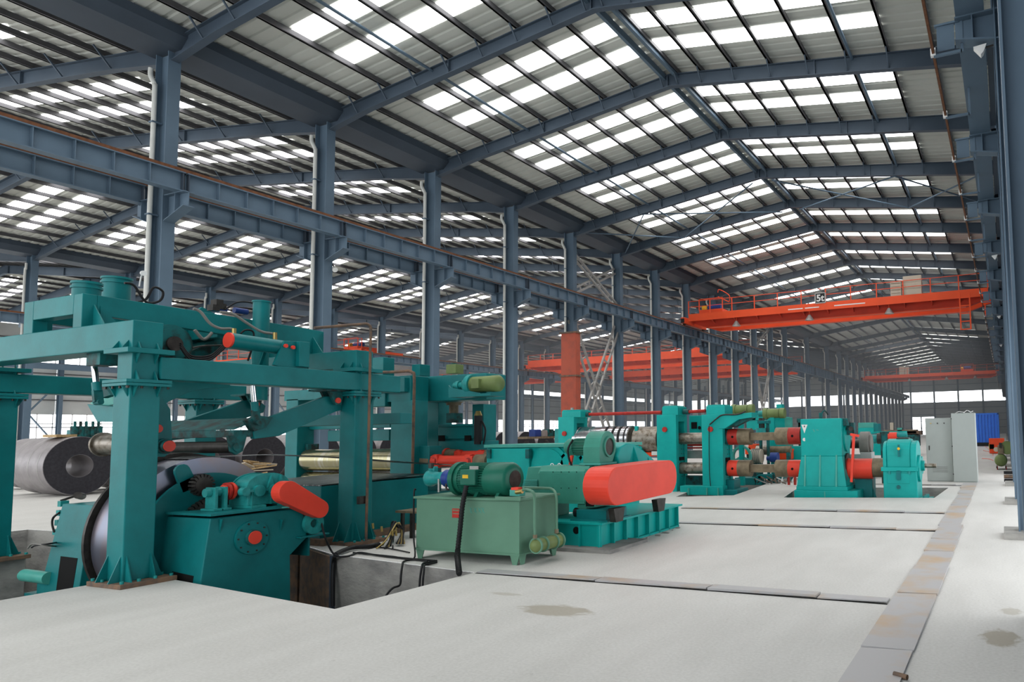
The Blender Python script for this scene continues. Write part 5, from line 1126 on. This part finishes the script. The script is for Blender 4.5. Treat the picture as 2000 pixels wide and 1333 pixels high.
def olive_motor(l, r, yc, Y, label):
    a = PY(l,yc,Y); b = PY(r,yc,Y); L_ = b.x-a.x; z = PY((l+r)/2,yc,Y).z; R_ = L_*.19
    t = thing('geared_motor',(a.x,Y,z),label,'motor','geared motors on the screwdowns')
    MB().cyl((a.x,Y,z),(a.x+L_*.2,Y,z),R_*.6,n=16).build('shaft_end','tealc',t); MB().cyl((a.x+L_*.2,Y,z),(a.x+L_*.35,Y,z),R_*1.05,n=20).build('gear_head','olive',t)
    MB().cyl((a.x+L_*.35,Y,z),(a.x+L_*.8,Y,z),R_*.92,n=20).build('motor_body','olive',t); MB().box(a.x+L_*.45,a.x+L_*.6,Y-.08,Y+.08,0,z-R_*.8).build('support_post','teal_lit',t); MB().cyl((a.x+L_*.82,Y,z),(b.x,Y,z),R_,n=20).build('fan_cowl','olive',t)
olive_motor(1420,1472,801,20.5,'larger olive geared motor lying on the slitter frame'); olive_motor(1482,1533,808,23.0,'smaller olive geared motor right of the larger one')
t = simple('hydraulic_jack','blue-green squat cylinder standing behind the upper spindle','cylinder',[('mount',1479,822,1500,828,.3,'teal')],22.0)
p = PY(1488,846,22.2); MB().cyl((p.x,22.2,p.z-.1),(p.x,22.2,p.z+.16),.20,n=24).build('jack_body','tealc',t); MB().cyl((p.x,22.2,p.z+.16),(p.x,22.2,p.z+.5),.10,n=18).build('jack_rod','iron',t)
t = thing('hand_wheel', PY(1448,890,20.5), 'big pale turquoise spoked handwheel seen between the two spindles', 'wheel')
p = PY(1449,892,20.5); m = MB()
m.lathe(p,(.15,1,0),[(-.04,.34),(-.04,.27),(.04,.27),(.04,.34),(-.04,.34)],32,False)
for i in range(3): a_ = PI/2+2*PI*i/3; m.bar(p,p+Vector((.3*math.cos(a_),0,.3*math.sin(a_))),.07,.06,(0,1,0))
m.build('rim','tealp',t); prop(t,1448,905,20.6)
simple('red_crate','bright red box between the two spindles behind the handwheel','box',[('box_body',1462,868,1478,885,.5,'orange'),('box_side',1455,874,1466,888,.3,'orange')],24)
simple('red_bin','bright red ribbed bin just left of the gear stand','bin',[('bin_body',1512,880,1542,898,.6,'orange'),('bin_rim',1511,878,1543,881,.65,'orange')],23)
t = thing('blue_pulley', PY(1515,893,21.5), 'dull blue pulley hub between the spindles', 'pulley'); cylx(1506,1520,894,21.5,.16,'pulley','dblue',t); cylx(1498,1508,896,21.5,.07,'pulley_hub','dblue',t); prop(t,1513,894,21.5)
t = thing('pipe_roll', PY(1500,878,22.5), 'grey-brown pipe roll lying behind the spindles', 'roll'); cylx(1480,1545,879,22.5,.12,'roll_body','tan',t); cylx(1478,1500,880,22.5,.16,'roll_sleeve','shaft',t); prop(t,1484,880,22.5); prop(t,1540,880,22.5)
t = thing('finned_motor', PY(1480,890,22), 'grey-beige finned motor beside the handwheel', 'motor'); cylx(1468,1488,892,22,.24,'motor_body','beige',t); prop(t,1478,896,22,.15)
for i in range(5): cylx(1470+3.5*i,1471.5+3.5*i,892,22,.26,'fin','hose',t)
simple('low_roller_table','low teal table frame under the lower spindle','table',[('table_beam',1480,928,1530,936,.5,'teal'),('table_foot',1476,930,1488,948,.4,'teal'),('table_base',1435,934,1475,948,.9,'teal')],21.5)
t = thing('pallet_scrap', G(1488,946), 'pile of thin white and dark scrap strips on the floor beyond the lower spindle', 'scrap')
for i in range(14): a = G(1470+random.uniform(0,80),944+random.uniform(-3,3),.03); MB().bar(a,a+Vector((random.uniform(-.5,.5),random.uniform(-.5,.5),random.uniform(0,.3))),.03,.03).build('scrap_strip',random.choice(['iron','alu','white','rust']),t)
for q, nm in ((1538,'left'),(1550,'right')): o = MB().fb(q,928,q+4,948,20.5,.08).build('red_post','dred'); tag(o, nm+' thin dark red post left of the gear stand','post')
simple('rear_cabinet','pale teal box topped machine unit above the brake wheel','machine',[('unit_top',1676,826,1706,836,.7,'tealp'),('unit_body',1676,836,1708,848,.7,'teal_lit'),('unit_side',1706,828,1716,846,.5,'teal'),('unit_base',1696,860,1726,890,.7,'teal_lit')],24)
t = thing('tension_roller', PY(1725,845,22), 'line of dark and red rollers above the rounded gearbox', 'rollers')
cylx(1702,1714,858,22,.14,'roller','tealc',t); cylx(1714,1722,857,22,.17,'roller','iron',t); cylx(1735,1752,853,22,.13,'roller','red',t); cylx(1752,1772,850,22,.07,'roller','tealc',t)
MB().fb(1719,844,1736,870,21.9,.2).build('bracket','tealg',t); prop(t,1727,868,22,.1); MB().fb(1700,843,1770,846,22.1,.2).build('rail','teal_lit',t)
simple('distant_line','row of small teal machine blocks in the distance above the rounded gearbox','machine',[('line_bed',1725,840,1790,848,1,'tan'),('line_block',1738,826,1745,842,.6,'beige'),('line_block',1752,836,1762,844,.6,'tealp'),('line_block',1770,842,1800,850,.8,'rust'),('line_base',1730,848,1795,872,.8,'tealg')],45)
simple('teal_mill_block','teal block between the first and second slitter housings seen in the distance','machine',[('block',1478,818,1500,822,.4,'teal_lit'),('block',1556,818,1563,826,.4,'tealg')],27)
# ================================================================== CABINETS, CONTAINER, COMPRESSOR
def cabinet(x0, x1, y0, D, z1, label, grp=None):
    t = thing('control_cabinet', ((x0+x1)/2,y0,0), label, 'cabinet')
    MB().box(x0,x1,y0,y0+D,.0,z1).build('cabinet_body','cab',t,.006); MB().box(x0+.01,x1-.012,y0-.018,y0,.03,z1-.02).build('door','cab',t,.004)
    return t
t = cabinet(-2.37,-1.585,23.0,.6,1.985,'lower pale grey control cabinet with three small lamps, left one')
for i, c_ in enumerate(('brass','iron','iron')): MB().cyl((-2.20+.2*i,22.98,1.82),(-2.20+.2*i,22.96,1.82),.02,n=10).build('indicator_lamp',c_,t)
MB().box(-2.29,-2.26,22.965,22.98,.98,1.12).build('door_handle','iron',t); 
for i in range(4): MB().box(-2.2,-1.75,22.975,22.984,.30+.05*i,.31+.05*i).build('vent_slot','hose',t)
t = cabinet(-1.57,-.88,22.75,.75,2.12,'taller pale grey control cabinet with curled wires on top, right one')
MB().tube([(-1.45,23.0,2.12),(-1.35,23.0,2.17),(-1.2,23.1,2.15),(-1.1,23,2.2),(-1.0,23,2.15),(-.93,23,2.18)],.012).build('wire','white',t); MB().tube([(-1.2,22.9,2.12),(-1.1,22.9,2.2),(-1.0,22.95,2.13)],.012).build('wire','white',t)
for z in (.25,1.1,1.95): MB().box(-1.585,-1.555,22.72,22.75,z-.015,z+.015).build('hinge','iron',t)
ct = thing('shipping_container', (-2.0,64,0), 'blue corrugated shipping container far down the hall', 'container')
m = MB(); x0, x1 = -3.1, -.60; k = 10
for i in range(k*2):
    xa = x0+(x1-x0)*i/(k*2); xb = x0+(x1-x0)*(i+1)/(k*2); m.box(xa,xb,64+(.07 if i%2 else 0),64.2,.35,2.7)
m.build('corrugated_end','blue',ct); MB().box(x0,x1,64.1,70,.3,2.8).build('container_body','blue',ct); MB().box(x0-.02,x1+.02,63.98,64.2,2.68,2.82).box(x0-.02,x0+.1,63.98,64.2,.15,2.8).box(x1-.1,x1+.02,63.98,64.2,.15,2.8).build('corner_frame','blue',ct); MB().box(x0,x1,64.0,70,.0,.3).build('underframe','dark',ct)
cp = thing('air_compressor', (-.26,29.5,0), 'olive-yellow air compressor with round tank beside the right wall', 'compressor')
MB().lathe((-.26,29.3,.36),(0,1,0),[(0,0),(.02,.12),(.08,.20),(.16,.235),(1.0,.235),(1.1,.15),(1.14,0)],24).build('air_tank','olive',cp)
MB().box(-.36,-.14,29.45,29.9,.6,.95).build('pump_block','tan',cp,.02); MB().cyl((-.42,29.6,.78),(-.42,29.9,.78),.09,n=16).build('cylinder_head','beige',cp); MB().cyl((-.02,29.5,.85),(-.02,29.56,.85),.26,n=24).build('belt_guard','olive',cp)
MB().box(-.30,-.2,29.4,29.45,.85,1.05).build('air_filter','iron',cp)
for x in (-.42,-.10): MB().box(x-.02,x+.02,29.4,30.3,.06,.13).build('skid','iron',cp); MB().cyl((x,29.5,.07),(x+.04,29.5,.07),.07,n=14).build('wheel','dred',cp)
simple('red_tank_box','red fuel box with an orange band behind the air compressor','box',[('box_body',1932,857,1962,886,1.2,'orange'),('box_band',1931.5,868,1942,878,.02,'yellow')],46.5)
t = thing('pipe_stack', (-.05,22.8,0), 'short dark pipes stacked on blocks against the right wall', 'pipes')
for z, r_, mt in ((.06,.045,'black'),(.17,.06,'rust'),(.29,.045,'black')): MB().cyl((-.14,23.0,z),(.5,23.0,z),r_,n=14).build('pipe',mt,t)
a = G(1746,1317,.02); b = G(1772,1324,.02); t = MB().cyl(a,b,.018,n=14,inner=.012).build('pipe_offcut','rust'); tag(t,'short loose pipe offcut on the nearest cover plate','pipe')
for i, (q, w_) in enumerate((((1923,872),(1940,890)),((1920,880),(1938,884)),((1918,896),(1940,900)))):
    a = G(*q,.02); b = G(*w_,.02); cable([a,(a+b)/2+Vector((.1*(-1)**i,.4,0)),b],.012,['thin orange cable nearest the container','thin orange cable crossing the aisle toward the compressor','thin orange cable nearest the tall cabinet'][i],'cable','orange')
# ================================================================== STORED COILS in the neighbouring hall
def coil0():
    t = thing('stored_coil', (0,0,0))
    R_ = .95; m = MB(); m.cyl((0,0,R_),(-1.25,0,R_),R_,n=56,inner=.36); m.build('coil_body','coil',t)
    m = MB(); m.lathe((.006,0,R_),(1,0,0),[(0,.37),(.004,.37),(.004,R_*.985),(0,R_*.985)],56,False); m.build('coil_end','coilf',t)
    m = MB()
    for x in (-.35,-.9): m.lathe((x,0,R_),(1,0,0),[(0,R_+.003),(.03,R_+.003)],48)
    m.build('strap','alu',t)
    return t
c0 = coil0(); n = 0
rows = ((-27.9,12.97,14,'front row'),(-29.5,13.35,14,'second row'),(-33.6,14.6,12,'third row'),(-38,17,8,'back row'))
first = True
for X_, Y_, N_, rn in rows:
    for i in range(N_):
        p = Vector((X_+random.uniform(-.06,.06), Y_+i*2.05+(0 if i < 4 else .5)+random.uniform(-.03,.03), 0)); lb = ORD[i]+' grey steel coil counted from the left in the '+rn+' of stored coils'
        if first: c0.location = p; tag(c0, lb, 'steel coil', 'stored coils'); first = False
        else: copy_tree(c0, p, lb)
m = MB()
for i in range(26):
    x = PX(85,900,-27.9).y; a_ = random.uniform(-.5,.4)
t = thing('timber_pile', G(505,938), 'untidy heap of pale sawn timber beyond the uncoiler', 'timber')
g0 = G(500,944)
for i in range(22):
    a = PX(458+random.uniform(0,40),936-random.uniform(0,36),g0.x+random.uniform(-.5,.5)); dr = Vector((random.uniform(-.4,.4),random.uniform(.3,1.2),random.uniform(-.35,.15)))
    MB().bar(a,a+dr,.13,.045,(random.uniform(-.3,.3),0,1)).build('timber_plank','wood' if i%3 else 'beige',t)
t = thing('green_valve_rack', PX(175,852,-31), 'dark green machine top with five spiked fittings above the stored coils', 'machine')
X_ = -34
MB().sb(141,840,197,858,X_,.4).build('rack_body','teal',t)
for q in (146,157,168,181,192):
    p = PX(q,838,X_); MB().cyl(p+Vector((0,0,-.3)),p+Vector((0,0,.1)),.14,n=12).cyl(p+Vector((0,0,.1)),p+Vector((0,0,.3)),.05,n=8).build('fitting','tealg',t)
yb_ = PX(122,856,-28.5).y; o = MB().box(-29.0,-28.2,yb_-.3,yb_+.25,1.893,1.98).build('timber_block','wood'); tag(o,'flat timber block lying on top of the stored coils','timber')
# clutter beyond the gear case
t = thing('workbench_clutter', PX(1070,850,-22), 'grey bench with bags and tools in front of the far window', 'bench')
MB().sb(1030,853,1095,857,-22,1.2).build('bench_top','tan',t)
for q, w_, mt in ((1045,8,'dblue'),(1058,6,'alu'),(1070,9,'tealg'),(1082,6,'iron'),(1090,5,'tealc')):
    p = PX(q,850,-22.3); MB().box(p.x-.2,p.x+.2,p.y-.25,p.y+.25,p.z-.1,p.z+.12+.02*w_).build('tool_box',mt,t,.03)
t = thing('gas_cylinder', PX(1100,862,-13.5), 'small orange-tipped teal cylinder beside the first slitter housing', 'cylinder')
p = PX(1093,860,-13.3); MB().cyl(p+Vector((0,0,-.15)),p+Vector((0,0,.1)),.16,n=16).build('cylinder_body','tealc',t); MB().bar(p+Vector((.1,.3,.05)),p+Vector((.1,.6,-.12)),.08,.08).build('orange_tip','orange',t); MB().box(p.x-.1,p.x+.1,p.y-.1,p.y+.1,0,p.z-.14).build('support_post','tealg',t)
# red riser duct in front of the fifth column
rd_ = thing('riser_duct', SC(XL-.3,KY[5]-.6,2), 'tall rusty red rectangular duct in front of the fifth left column', 'duct')
Yd = (KY[5]-.55)*S; xa = PY(1103,720,Yd).x; xb = PY(1132,720,Yd).x
MB().box(xa,xb,Yd-.35,Yd+.1,0,PY(1118,735,Yd).z).build('lower_duct','duct',rd_,.01); MB().box(xa+.01,xb-.01,Yd-.34,Yd+.09,PY(1118,735,Yd).z,PY(1118,651,Yd).z).build('upper_duct','duct',rd_,.01)
for z_ in (735,651): zz = PY(1118,z_,Yd).z; MB().box(xa-.06,xb+.06,Yd-.4,Yd+.15,zz-.05,zz+.03).build('duct_flange','rust',rd_)
# ================================================================== CRANES
def crane(xa, xb, Yc, zr, label, lamps=(), boxes=(), gap=1.9, zt=.0, trolley=None, ladder=False, sign=None, hh=.62):
    t = thing('bridge_crane', ((xa+xb)/2,Yc,zr), label, 'overhead crane')
    L_ = xb-xa
    for j, y in enumerate((Yc,Yc+gap)):
        m = MB(); z1 = zr+.62+zt; z0 = zr-.18
        m.prism([(xa+.3,y-.2,z0+.42),(xa+1.6,y-.2,z0),(xb-1.6,y-.2,z0),(xb-.3,y-.2,z0+.42),(xb-.3,y-.2,z1),(xa+.3,y-.2,z1)],(0,.4,0)); m.build('girder','crane_shade' if j == 0 else 'crane',t,.01)  # front girder in the shade-darkened orange, rear one in the plain orange
        MB().box(xa+1.7,xb-1.7,y-.25,y+.25,z0-.03,z0+.02).build('girder_flange','crane',t)
        MB().box(xa+.5,xb-.5,y-.26,y+.26,z1,z1+.04).build('girder_cap','crane',t)
        m = MB().box(xa+.5,xb-.5,y-.05,y+.05,z1+.04,z1+.12); m.build('trolley_rail','rail',t)
    for x in (xa,xb):
        MB().box(x-.16,x+.16,Yc-1.0,Yc+gap+1.0,zr+.12,zr+.55).build('end_truck','crane',t,.02)
        for y in (Yc-.75,Yc+gap+.75): MB().cyl((x-.06,y,zr+.22),(x+.06,y,zr+.22),.22,n=20).build('wheel','iron',t)
        for y in (Yc-1.05,Yc+gap+1.0): MB().box(x-.13,x+.13,y,y+.06,zr+.15,zr+.45).build('buffer','black',t)
    # walkway on brackets on the camera side
    y0 = Yc-1.05; zw = zr+.36
    MB().box(xa+.5,xb-.4,y0,Yc-.2,zw,zw+.05).build('walkway','crane_shade',t); MB().box(xa+.5,xb-.4,y0-.04,y0,zw-.16,zw+.34+zt).build('toe_board','crane',t)
    n_ = max(6,int(L_/1.7))
    for i in range(n_+1):
        x = xa+.5+(L_-.9)*i/n_; MB().box(x-.03,x+.03,y0-.03,y0+.03,zw+.3,zw+.3+hh+.35).build('rail_post','crane',t)
        MB().prism([(x-.03,y0,zw),(x-.03,Yc-.2,zw),(x-.03,Yc-.2,zw-.32)],(.06,0,0)).build('walkway_bracket','crane_shade',t)
    for z in (.55,.95): MB().cyl((xa+.5,y0,zw+.3+z*(hh+.35)/.97),(xb-.4,y0,zw+.3+z*(hh+.35)/.97),.022,n=6).build('handrail','crane',t)
    for x in lamps:
        l_ = thing('crane_lamp',(x,y0+.25,zw-.4)); MB().cyl((x,y0+.25,zw-.0),(x,y0+.25,zw-.35),.03,n=8).build('lamp_stem','crane',l_); MB().cyl((x,y0+.25,zw-.35),(x,y0+.25,zw-.72),.07,.30,n=24,caps=False).build('lamp_shade','alu',l_); MB().cyl((x,y0+.25,zw-.66),(x,y0+.25,zw-.68),.22,n=18).build('lamp_lens','white',l_)
        tag(l_, None, 'lamp', 'lamps under the cranes'); LAMPS.append(l_)
    for k, (x0_, x1_, z_, dy) in enumerate(boxes): MB().box(x0_,x1_,y0+.12,y0+.6,zw+.05,zw+z_).build('electrical_box','beige',t,.01); [MB().box(x0_+.05,x1_-.05,y0+.11,y0+.12,zw+.1+i*z_/6,zw+.13+i*z_/6).build('box_groove','tan',t) for i in range(1,6)] if dy else None
    if trolley is not None:
        x = trolley; MB().box(x-.9,x+.9,Yc-.2,Yc+gap+.2,zr+.78+zt,zr+1.1+zt).build('trolley_frame','crane',t,.02)
        MB().cyl((x-.5,Yc+.7,zr+1.35+zt),(x+.5,Yc+.7,zr+1.35+zt),.26,n=20).build('hoist_drum','dblue',t); MB().cyl((x-.85,Yc+.4,zr+1.3+zt),(x-.6,Yc+.4,zr+1.3+zt),.22,n=18).build('hoist_brake','yellow',t)
        for dx in (-.9,.9): MB().box(x+dx-.03,x+dx+.03,Yc-.2,Yc-.14,zr+1.1+zt,zr+1.9+zt).build('trolley_post','crane',t)
        MB().box(x-.9,x+.9,Yc-.2,Yc-.15,zr+1.85+zt,zr+1.9+zt).build('trolley_rail_bar','crane',t)
    if ladder:
        x = ladder
        for dx in (-.28,.28): MB().box(x+dx-.04,x+dx+.04,y0-.06,y0,zw-2.1,zw+.1).build('ladder_rail','crane',t)
        for i in range(5): MB().box(x-.28,x+.28,y0-.05,y0,zw-2.1+i*.48,zw-2.04+i*.48).build('ladder_rung','crane',t)
        MB().box(x+1.1,x+1.16,y0,y0+.06,zw-1.4,zw+.1).build('hanger','crane',t)
    if sign:
        x = sign; MB().box(x-.30,x+.30,y0-.07,y0-.05,zw+.34,zw+.94).build('load_sign','black',t); MB().box(x-.37,x-.30,y0-.08,y0-.05,zw+.31,zw+.97).box(x+.30,x+.37,y0-.08,y0-.05,zw+.31,zw+.97).box(x-.33,x+.33,y0-.08,y0-.05,zw+.28,zw+.34).box(x-.33,x+.33,y0-.08,y0-.05,zw+.94,zw+1.0).build('sign_frame','alu',t)
        cu = bpy.data.curves.new('load_lettering','FONT'); cu.body = '5t'; cu.size = .62; cu.extrude = .005; cu.offset = .018; cu.align_x = 'CENTER'; cu.materials.append(M['white'])
        tmp = bpy.data.objects.new('tmp', cu); C.objects.link(tmp); bpy.context.view_layer.update(); me = bpy.data.meshes.new_from_object(tmp); bpy.data.objects.remove(tmp)
        o = bpy.data.objects.new('load_lettering', me); C.objects.link(o); o.parent = t; o.location = Vector((x,y0-.085,zw+.43))-t.location; o.rotation_euler = (PI/2,0,0)
        for a_, b_ in ((x-2.2,x-1.2),(x-1.05,x-.1),(x+.9,x+2.9)): MB().box(a_,b_,y0-.045,y0-.04,zw+.02,zw+.09).build('lettering_strip','white',t)
    return t
LAMPS = []
rz = SC(0,0,ZT+.14).z
yc = 45.4
xa, xb = -24.9*S, -.30*S
cr = crane(xa, xb, yc, rz, 'nearest orange-red overhead crane with a 5t sign, spanning the machine hall', lamps=[PY(q,620,yc-.8).x for q in (1438,1581,1737)],
    boxes=((PY(1740,590,yc-.9).x,PY(1761,590,yc-.9).x,1.25,1),(PY(1765,590,yc-.9).x,PY(1801,590,yc-.9).x,1.55,0)), trolley=PY(1390,600,yc).x, ladder=PY(1885,600,yc-.9).x, sign=PY(1603,590,yc-1).x)
LAMPS[0]['label'] = 'left of three cone lamps under the nearest crane'; LAMPS[1]['label'] = 'middle of three cone lamps under the nearest crane'; LAMPS[2]['label'] = 'right of three cone lamps under the nearest crane'
MB().box(PY(1838,575,yc-.8).x,PY(1858,575,yc-.8).x,yc-.9,yc-.5,rz+.42,rz+.75).build('walkway_motor','dblue',cr,.03); MB().box(PY(1380,610,yc-.8).x,PY(1395,610,yc-.8).x,yc-.9,yc-.5,rz+.4,rz+.6).build('walkway_motor','iron',cr,.03)
MB().tube([PY(1402,572,yc),PY(1405,566,yc),PY(1424,577,yc),PY(1424,590,yc)],.03).tube([PY(1402,580,yc),PY(1424,590,yc)],.03).build('stair_rail','crane',cr)
LAMPS = []
yf = 112
crane(xa, xb, yf, rz, 'distant orange-red overhead crane low over the far end of the machine hall', lamps=[PY(q,757,yf).x for q in (1778,1850,1906)], boxes=((PY(1757,750,yf-1).x,PY(1767,750,yf-1).x,1.6,0),(PY(1768,750,yf-1).x,PY(1776,750,yf-1).x,1.5,0)), trolley=PY(1890,745,yf).x)
for l_, nm in zip(LAMPS, ('left','middle','right')): l_['label'] = nm+' of three tiny lamps under the distant crane'
rz2 = SC(0,0,ZT+.04).z
LAMPS = []
crane(-60.9*S, -27.1*S, 66.5, rz2, 'long orange-red crane across the neighbouring hall, nearest one seen between the columns', trolley=-36*S, gap=3.4, zt=.3)
crane(-60.9*S, -27.1*S, 85, rz2, 'farther orange-red crane in the neighbouring hall low between the columns', trolley=-50*S, gap=3.4, zt=.3)
crane(-98*S, -64.1*S, 47, rz2, 'orange-red crane end seen above the gantry at left in the outermost hall', trolley=-67.5*S, gap=2.2)
crane(-98*S, -64.1*S, 80, rz2, 'orange-red crane of the outermost hall behind the red duct', gap=2.2)
# ================================================================== thin dust haze filling the halls
o = MB().box(-83,.7,42,168.5,.02,15.6).build('haze','floor')
hm = bpy.data.materials.new('hall_haze'); hm.use_nodes = True; nt = hm.node_tree; nt.nodes.clear()
out = nt.nodes.new('ShaderNodeOutputMaterial'); vs_ = nt.nodes.new('ShaderNodeVolumeScatter'); vs_.inputs['Density'].default_value = .0030; vs_.inputs['Anisotropy'].default_value = .2; vs_.inputs['Color'].default_value = (.93,.96,1,1)
nt.links.new(vs_.outputs[0], out.inputs['Volume']); o.data.materials[0] = hm
tag(o, 'thin pale dust haze hanging in the length of the halls', None, None, 'structure')
